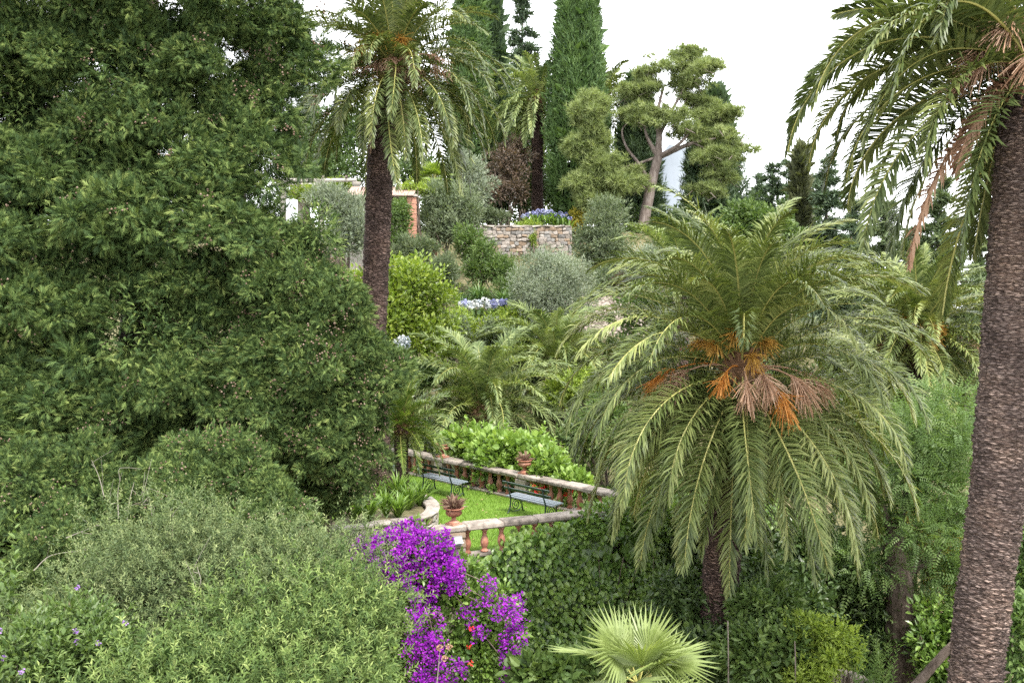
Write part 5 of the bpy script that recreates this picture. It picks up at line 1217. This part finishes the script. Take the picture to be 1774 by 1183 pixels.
# ---------------- column cypresses, conifers, pines
def column_tree(px, ytop, ybot, d, wpx, label, m, seed, nc=1500, name='column_cypress', taper=.55, base_py=None, pw=.75):
    g = np.random.default_rng(seed); top = W(px, ytop, d); bot = W(px, ybot, d); b = np.array([bot[0], bot[1], gz(bot[0], bot[1])]); r0 = wpx / 2 * d / F
    t = thing(name, b, label, 'tree'); z0 = min(b[2] + .5, bot[2]); h = top[2] - z0
    n = nc; f = g.random(n) ** .9; a = g.random(n) * 2 * pi; front = g.random(n) < .6; a = np.where(front, -pi / 2 + (a - pi) * .62, a)
    R = r0 * np.clip(np.minimum((1 - f) ** taper * 1.18, .55 + f * 3.2), 0, 1) ; lump = 1 + .14 * np.sin(a * 5 + f * 9) + .08 * np.sin(a * 11 - f * 31) + .05 * g.normal(size=n)
    R = R * lump * (1 - .22 * g.random(n) ** 2)
    P = np.stack([b[0] + np.cos(a) * R, b[1] + np.sin(a) * R, z0 + f * h], 1); N = np.stack([np.cos(a), np.sin(a), 0 * a], 1)
    G = Geo(); clump_leaves(G, P, N, 9, .22, .42, .42, SPRAY_S, g, .45, 1.15, .6, .7, 1.5, 0, 0.)
    n = nc // 3; f = g.random(n) ** .9; a = g.random(n) * 2 * pi; R = r0 * .7 * np.clip((1 - f) ** taper, 0, 1); P = np.stack([b[0] + np.cos(a) * R, b[1] + np.sin(a) * R, z0 + f * h], 1); N = np.stack([np.cos(a), np.sin(a), 0 * a], 1)
    clump_leaves(G, P, N, 4, .3, .8, .5, DIA, g, .4, 1., .5)
    G.link('crown', M[m], t); G = Geo(); limb(G, [b, (b + top) / 2, top - (0, 0, .4)], .25, .03, 8, 6, g); G.link('trunk', M['bark'], t)
    return t
column_tree(1000, -60, 372, 60, 92, 'great green column cypress standing behind the stone wall', 'column', 91, 2600, taper=.35)
column_tree(815, -70, 330, 64, 72, 'dark green column cypress behind the tall palm crown', 'column', 92, 1700, taper=.4)
column_tree(856, 8, 340, 68, 42, 'slim darker column cypress right of the one behind the palm crown', 'column_dark', 93, 1100, taper=.5)
column_tree(1102, 145, 380, 64, 80, 'dark column cypress behind the left side of the leaning pine', 'column_dark', 94, 1300)
column_tree(1235, 165, 390, 66, 100, 'broad dark cypress behind the right side of the leaning pine', 'column_dark', 95, 1600)
column_tree(1386, 262, 400, 70, 44, 'brownish column cypress among the conifers right of the pine', 'column_brown', 96, 900)

def conifer(px, ytop, ybot, d, wpx, label, m, seed, tiers=14, dens=1., name='conifer', slope=-.1, droop=.15, gap=.0):
    """Whorls of boughs from a straight trunk, each bough a flat pad of needle sprays."""
    g = np.random.default_rng(seed); top = W(px, ytop, d); bot = W(px, ybot, d); b = np.array([bot[0], bot[1], gz(bot[0], bot[1])]); r0 = wpx / 2 * d / F
    t = thing(name, b, label, 'tree'); z0 = max(b[2] + 1, bot[2] - 1.5) if bot[2] > b[2] + 1 else b[2] + 1.0; h = top[2] - z0; G = Geo(); GT = Geo(); limb(GT, [b, (b + top) / 2, top], .3, .03, 8, 6, g)
    for k in range(tiers):
        f = (k + .3 * g.random()) / tiers; zc = z0 + h * f; nb = max(5, int(9 * (1 - f * .45)))
        for j in range(nb):
            z = zc + g.normal() * h / tiers * .5; fz = min(.995, max(0, (z - z0) / h)); z = z0 + h * fz; R = r0 * (1 - fz) ** .8 * 1.02 + .12
            a = g.random() * 2 * pi; l = R * g.uniform(.55, 1.15); d_ = np.array([cos(a), sin(a), 0]); tip = np.array([b[0], b[1], z]) + d_ * l + np.array([0, 0, l * (slope + .12 * g.normal())])
            root = np.array([b[0], b[1], z]); limb(GT, [root, (root + tip) / 2 + (0, 0, .05 * l), tip], .05, .01, 4, 3, g)
            n = int((14 + 17 * l) * dens); s = g.random(n) ** .6; P = root + (tip - root) * s[:, None] + g.normal(size=(n, 3)) * np.array([.3, .3, .1]) * (l * .35 + .15); P[:, 2] -= droop * s * s * l * .3
            N = np.tile(d_ * .8 + (0, 0, .25), (n, 1)); clump_leaves(G, P, N, 4, .24, .42, .6, SPRAY_S, g, .8, .15, .5, .9, .6)
    G.link('crown', M[m], t); GT.link('trunk', M['bark'], t)
    return t
conifer(905, -30, 240, 74, 96, 'dark layered fir behind the far palm', 'conifer', 101, 16)
conifer(1338, 280, 450, 72, 90, 'dark conifer just right of the pine', 'conifer', 102, 11)
conifer(1432, 268, 560, 68, 135, 'pointed dark conifer under the hanging frond tips', 'conifer', 103, 17, 1.2)
conifer(1530, 345, 640, 58, 190, 'spreading cedar behind the mid-distance palm', 'cedar', 104, 16, 1.2, slope=.0)
conifer(1628, 315, 640, 56, 200, 'tall cedar with level boughs left of the close trunk', 'cedar', 105, 17, 1.15, slope=.05)
conifer(1700, 385, 640, 60, 120, 'cedar partly behind the close palm trunk', 'cedar', 106, 13, 1.3, slope=.05)
conifer(1475, 410, 620, 62, 90, 'small dark conifer between the great palm and the cedars', 'conifer', 107, 10)
conifer(1362, 282, 440, 82, 100, 'far dark conifer behind the brownish column cypress', 'conifer', 109, 10, 1.7)
conifer(1408, 290, 480, 80, 110, 'far conifer filling the gap left of the pointed one', 'conifer', 110, 10, 1.7)
conifer(1478, 335, 520, 76, 100, 'dark conifer right of the pointed one below the frond tips', 'conifer', 113, 11, 1.7)
conifer(1580, 385, 620, 72, 150, 'far conifer between the two cedars', 'conifer', 114, 12, 1.7)
conifer(1312, 300, 430, 78, 84, 'small far conifer at the right edge of the pine crown', 'conifer', 115, 9, 1.7)
conifer(530, 60, 300, 75, 120, 'far conifer glimpsed between the left cypress and the tall palm crown', 'conifer', 108, 12)

def pine():
    g = np.random.default_rng(111); d = 58; b = W(1106, 435, d); b[2] = gz(b[0], b[1]); A = W(1112, 400, d); B = W(1128, 320, d); C = W(1140, 272, d); 
    t = thing('pine_tree', b, 'leaning umbrella pine with bare grey limbs and flat pale green crowns', 'tree'); G = Geo()
    limb(G, [b, A, B, C], .4, .25, 12, 8, g, .04)
    for pts, r0, r1 in (([C, W(1142, 235, d), W(1138, 200, d), W(1150, 150, d)], .24, .06), ([C, W(1122, 240, d), W(1115, 215, d)], .16, .05), ([C, W(1165, 262, d), W(1200, 248, d), W(1240, 240, d)], .2, .05), ([C, W(1170, 255, d - .5), W(1190, 235, d - .5), W(1215, 200, d)], .14, .04),
                       ([B, W(1105, 282, d), W(1085, 255, d), W(1078, 225, d), W(1095, 208, d)], .12, .03), ([C, W(1110, 282, d), W(1080, 290, d)], .1, .03), ([W(1142, 235, d), W(1165, 190, d), W(1185, 150, d), W(1182, 120, d)], .12, .03), ([W(1165, 190, d), W(1150, 180, d), W(1135, 160, d)], .06, .02), ([W(1200, 248, d), W(1230, 262, d), W(1245, 280, d)], .05, .015), ([W(1185, 150, d), W(1205, 120, d), W(1225, 110, d)], .07, .02)):
        limb(G, pts, r0, r1, 8, 6, g, .05)
    G.link('trunk', M['bark_grey'], t, smooth=True); GB = Geo()
    lobes = [lob(1165, 110, d, 46, 20, 1.6), lob(1205, 130, d, 42, 20, 1.5), lob(1130, 125, d, 30, 16, 1.2), lob(1190, 95, d, 30, 14, 1.2), lob(1225, 112, d, 18, 14, 1), lob(1190, 150, d + .5, 34, 12, 1.2), lob(1110, 195, d - .5, 36, 14, 1.5), lob(1145, 200, d - .8, 44, 18, 1.5), lob(1180, 215, d - .5, 44, 18, 1.5), lob(1215, 225, d, 46, 20, 1.6), lob(1250, 240, d, 40, 20, 1.5), lob(1225, 190, d + .8, 36, 18, 1.4), lob(1255, 200, d + .8, 26, 20, 1.3), lob(1270, 265, d, 28, 18, 1.2), lob(1235, 275, d - .5, 34, 16, 1.2), lob(1095, 165, d + .6, 20, 14, 1), lob(1245, 300, d, 24, 16, 1), lob(1200, 175, d + 1, 28, 10, 1.2), lob(1105, 310, d - .6, 22, 20, 1), lob(1225, 330, d - .3, 28, 18, 1), lob(1120, 150, d, 16, 10, .8)]
    pads = []
    for c, r in lobes:
        for i in range(12):
            q = g.uniform(.22, .6); pads.append((c + r * rand_dir(1, g)[0] * g.uniform(.15, 1.15), np.array([q * 1.35, q, q * .38])))
    P, N = shell(pads, 2900, g, .7, .1, 2.4); G = Geo(); clump_leaves(G, P, N, 4, .22, .36, 1., TUFT, g, .6, .7, .6, .6, .6, 0, 0.)
    for c, r in pads[::2]: limb(GB, [c - r * (0, 0, 1), (c + lobes[0][0] * .04 + W(1150, 250, d) * .16) / 1.2 if False else c + np.array([g.normal() * .4, g.normal() * .4, -.5])], .03, .012, 4, 3, g)
    G.link('crown', M['pine'], t); tag(GB.link('twigs', M['bark_grey'], t), kind='stuff')
    # the young pine beside the column cypress
    g = np.random.default_rng(112); d = 56; b = W(1040, 400, d); b[2] = gz(b[0], b[1])
    lobes = [lob(1020, 200, d, 30, 30), lob(1035, 180, d, 22, 16), lob(1000, 255, d, 28, 14), lob(1030, 245, d, 24, 24), lob(1040, 290, d, 40, 22), lob(1015, 320, d, 34, 22), lob(1060, 320, d, 30, 22), lob(1025, 350, d, 28, 16)]
    t = plant('pine_tree', 'young bushy pine in front of the big column cypress', 'tree', lobes, 'pine', g, 900, 6, .3, .36, 1., TUFT, b, .5, .8, .4, .1, 2., .6, [([b, W(1035, 300, d), W(1022, 190, d)], .14, .04)], face_up=0.)
pine()

# ---------------- lower garden on the right
def lower_garden():
    g = np.random.default_rng(121); d = 24
    b = W(1562, 1183, d); b = np.array([b[0], b[1], -5.])
    lobes = [lob(1600, 745, d, 70, 45), lob(1650, 770, d, 55, 60), lob(1560, 820, d, 60, 60), lob(1640, 850, d, 60, 70), lob(1590, 910, d - .5, 60, 50), lob(1500, 870, d + .5, 40, 50), lob(1660, 930, d, 50, 60), lob(1530, 960, d + .8, 46, 40), lob(1480, 980, d + .3, 56, 40), lob(1630, 700, d + .5, 40, 26), lob(1660, 1040, d - .3, 60, 60), lob(1600, 1000, d, 50, 40)]
    plant('feathery_tree', 'light green feathery leaved tree between the great palm and the close trunk', 'tree', lobes, 'feather', g, 1150, 5, .4, .36, 1., PINN, b, .8, .1, .45, .2, 1.6, .0, [([b, W(1562, 1090, d), W(1555, 985, d), W(1545, 930, d)], .42, .26), ([W(1556, 1000, d), W(1590, 980, d), W(1612, 972, d), W(1640, 930, d)], .15, .05), ([W(1548, 940, d), W(1570, 860, d), W(1600, 780, d)], .14, .03), ([W(1548, 940, d), W(1530, 880, d), W(1500, 850, d)], .1, .03)], bark='bark')
    plant('feathery_tree', 'yellowing feathery tree behind the fork of the dark trunk', 'tree', [lob(1590, 915, d + 1.5, 40, 30), lob(1640, 1010, d + 1.5, 46, 40), lob(1660, 960, d + 1.5, 40, 30)], 'autumn', g, 200, 5, .35, .3, 1., PINN, None, .8, .1, .5, .2, 1.6, 0.)
    b2 = W(1600, 1183, 21.); b2[2] = -5
    t = thing('fallen_limb', b2, 'dark leaning tree limb at the bottom right beside the close trunk', 'branch'); G = Geo(); limb(G, [b2 + (-.5, 0, 0), W(1560, 1230, 21), W(1600, 1172, 21), W(1650, 1118, 21), W(1700, 1085, 21.2), W(1780, 1050, 21.5)], .12, .07, 8, 8, g); G.link('limb', M['bark'], t, smooth=True)
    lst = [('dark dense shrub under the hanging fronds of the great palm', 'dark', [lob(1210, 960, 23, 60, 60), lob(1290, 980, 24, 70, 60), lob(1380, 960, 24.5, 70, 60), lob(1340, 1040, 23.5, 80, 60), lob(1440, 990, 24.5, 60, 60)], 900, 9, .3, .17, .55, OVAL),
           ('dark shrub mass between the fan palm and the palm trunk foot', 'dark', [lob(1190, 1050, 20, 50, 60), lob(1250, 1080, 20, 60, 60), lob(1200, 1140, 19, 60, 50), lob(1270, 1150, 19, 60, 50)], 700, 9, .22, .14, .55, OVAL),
           ('mid green leafy shrub with drooping leaves in front of the dark mass', 'mid', [lob(1320, 1080, 18.5, 60, 50), lob(1300, 1140, 18, 60, 50), lob(1370, 1130, 18, 60, 60), lob(1345, 1040, 19, 40, 40)], 620, 9, .2, .14, .5, OVAL),
           ('bright yellow green shrub at the foot of the garden near the dark trunk', 'lime', [lob(1410, 1095, 17.8, 34, 24), lob(1450, 1105, 17.6, 28, 22), lob(1385, 1080, 18, 30, 18), lob(1425, 1140, 17.6, 46, 28), lob(1475, 1130, 17.5, 16, 14), lob(1390, 1165, 17.6, 50, 24)], 460, 9, .16, .1, .45, DIA),
           ('sunlit leafy shrub beyond the creeper wall left of the hanging fronds', 'ivy', [lob(1205, 895, 25, 36, 26), lob(1190, 925, 25, 36, 30), lob(1250, 905, 26, 40, 30), lob(1310, 890, 26.5, 40, 30)], 460, 9, .24, .16, .6, OVAL),
           ('pale grey twiggy shrub right of the creeper', 'grey_shrub', [lob(1200, 985, 24, 40, 26), lob(1165, 960, 24.4, 30, 26)], 220, 8, .22, .13, .4, DIA),
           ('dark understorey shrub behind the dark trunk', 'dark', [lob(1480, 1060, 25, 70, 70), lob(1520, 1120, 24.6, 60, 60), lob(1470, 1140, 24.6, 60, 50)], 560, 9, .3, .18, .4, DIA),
           ('leafy green shrub right of the dark trunk under the leaning limb', 'ivy', [lob(1640, 1120, 23, 60, 60), lob(1690, 1090, 23, 60, 60), lob(1650, 1175, 22.6, 60, 40)], 520, 9, .26, .16, .55, OVAL),
           ('green shrub in the bottom right corner behind the close trunk', 'feather', [lob(1765, 1120, 17, 50, 90), lob(1780, 1000, 18, 40, 90), lob(1770, 900, 19, 40, 80)], 420, 9, .22, .14, .5, DIA),
           ('green undergrowth behind the great palm trunk', 'mid', [lob(1100, 900, 27, 60, 40), lob(1150, 860, 28, 60, 50), lob(1240, 850, 30, 80, 40), lob(1350, 850, 31, 80, 50), lob(1450, 860, 31, 70, 60)], 600, 9, .3, .18, .5, DIA),
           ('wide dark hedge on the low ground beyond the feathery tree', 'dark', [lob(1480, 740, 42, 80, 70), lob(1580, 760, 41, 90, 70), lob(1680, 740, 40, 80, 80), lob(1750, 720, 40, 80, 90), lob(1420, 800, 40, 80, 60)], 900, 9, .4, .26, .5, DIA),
           ('big leaved dark plant at the foot of the creeper wall', 'mid', [lob(920, 1170, 18, 40, 22), lob(980, 1165, 18, 40, 20), lob(1030, 1140, 18.5, 40, 22)], 130, 7, .22, .2, .6, OVAL)]
    for lab, m, lobes, nc, k, rad, L, asp, T in lst:
        nm = 'hedge' if 'hedge' in lab else 'shrub'
        plant(nm, lab, nm, lobes, m, np.random.default_rng(len(lab) * 13 + nc), nc, k, rad, L, asp, T, None, .7, .15, .4, .15, 1.8, .6, trunk_r=.04)
    # asparagus-like stems
    p = W(1510, 1183, 17.5); t = thing('asparagus_plant', (p[0], p[1], -5), 'upright feathery green stems before the dark trunk', 'plant'); G = Geo()
    P = np.array([W(x, 1210, 17.5 + g.normal() * .2) for x in np.linspace(1485, 1540, 9)]); twig_leaves(G, None, P, np.tile([0, 0, 1.], (9, 1)), 2, 40, 1.0, .13, .16, g, 1.6, .4, DIA, .1); G.link('leaves', M['feather'], t)
    # thin bare stakes
    for px, y0, y1, d in ((1262, 1183, 1075, 17.6), (1378, 1183, 1110, 17.2)):
        t = thing('garden_stake', W(px, 1500, d), 'thin grey stake among the shrubs %s' % ('left of the leafy mid green shrub' if px < 1300 else 'by the bright yellow green shrub'), 'stake'); G = Geo(); limb(G, [W(px - 3, 1500, d), W(px, y0, d), W(px - 1, y1, d)], .014, .01, 6, 5, g); G.link('pole', M['bark_grey'], t)
    # a pale stone kerb
    t = thing('path_kerb', (W(1490, 1183, 17)[0], 17, -5), 'pale curved stone kerb at the bottom right in front of the dark trunk', 'kerb'); G = Geo()
    a = [W(1440, 1160, 18.6), W(1480, 1172, 18.2), W(1530, 1195, 17.6), W(1600, 1230, 17)]
    c = curve(a, 6)
    for i in range(len(c) - 1):
        u = c[i + 1] - c[i]; block_obj('stone', t, (c[i] + c[i + 1]) / 2 - np.array([0, 0, .15]), (np.linalg.norm(u) * 1.0, .25, .4), math.atan2(u[1], u[0]), M['stone'], .04, .012)
lower_garden()
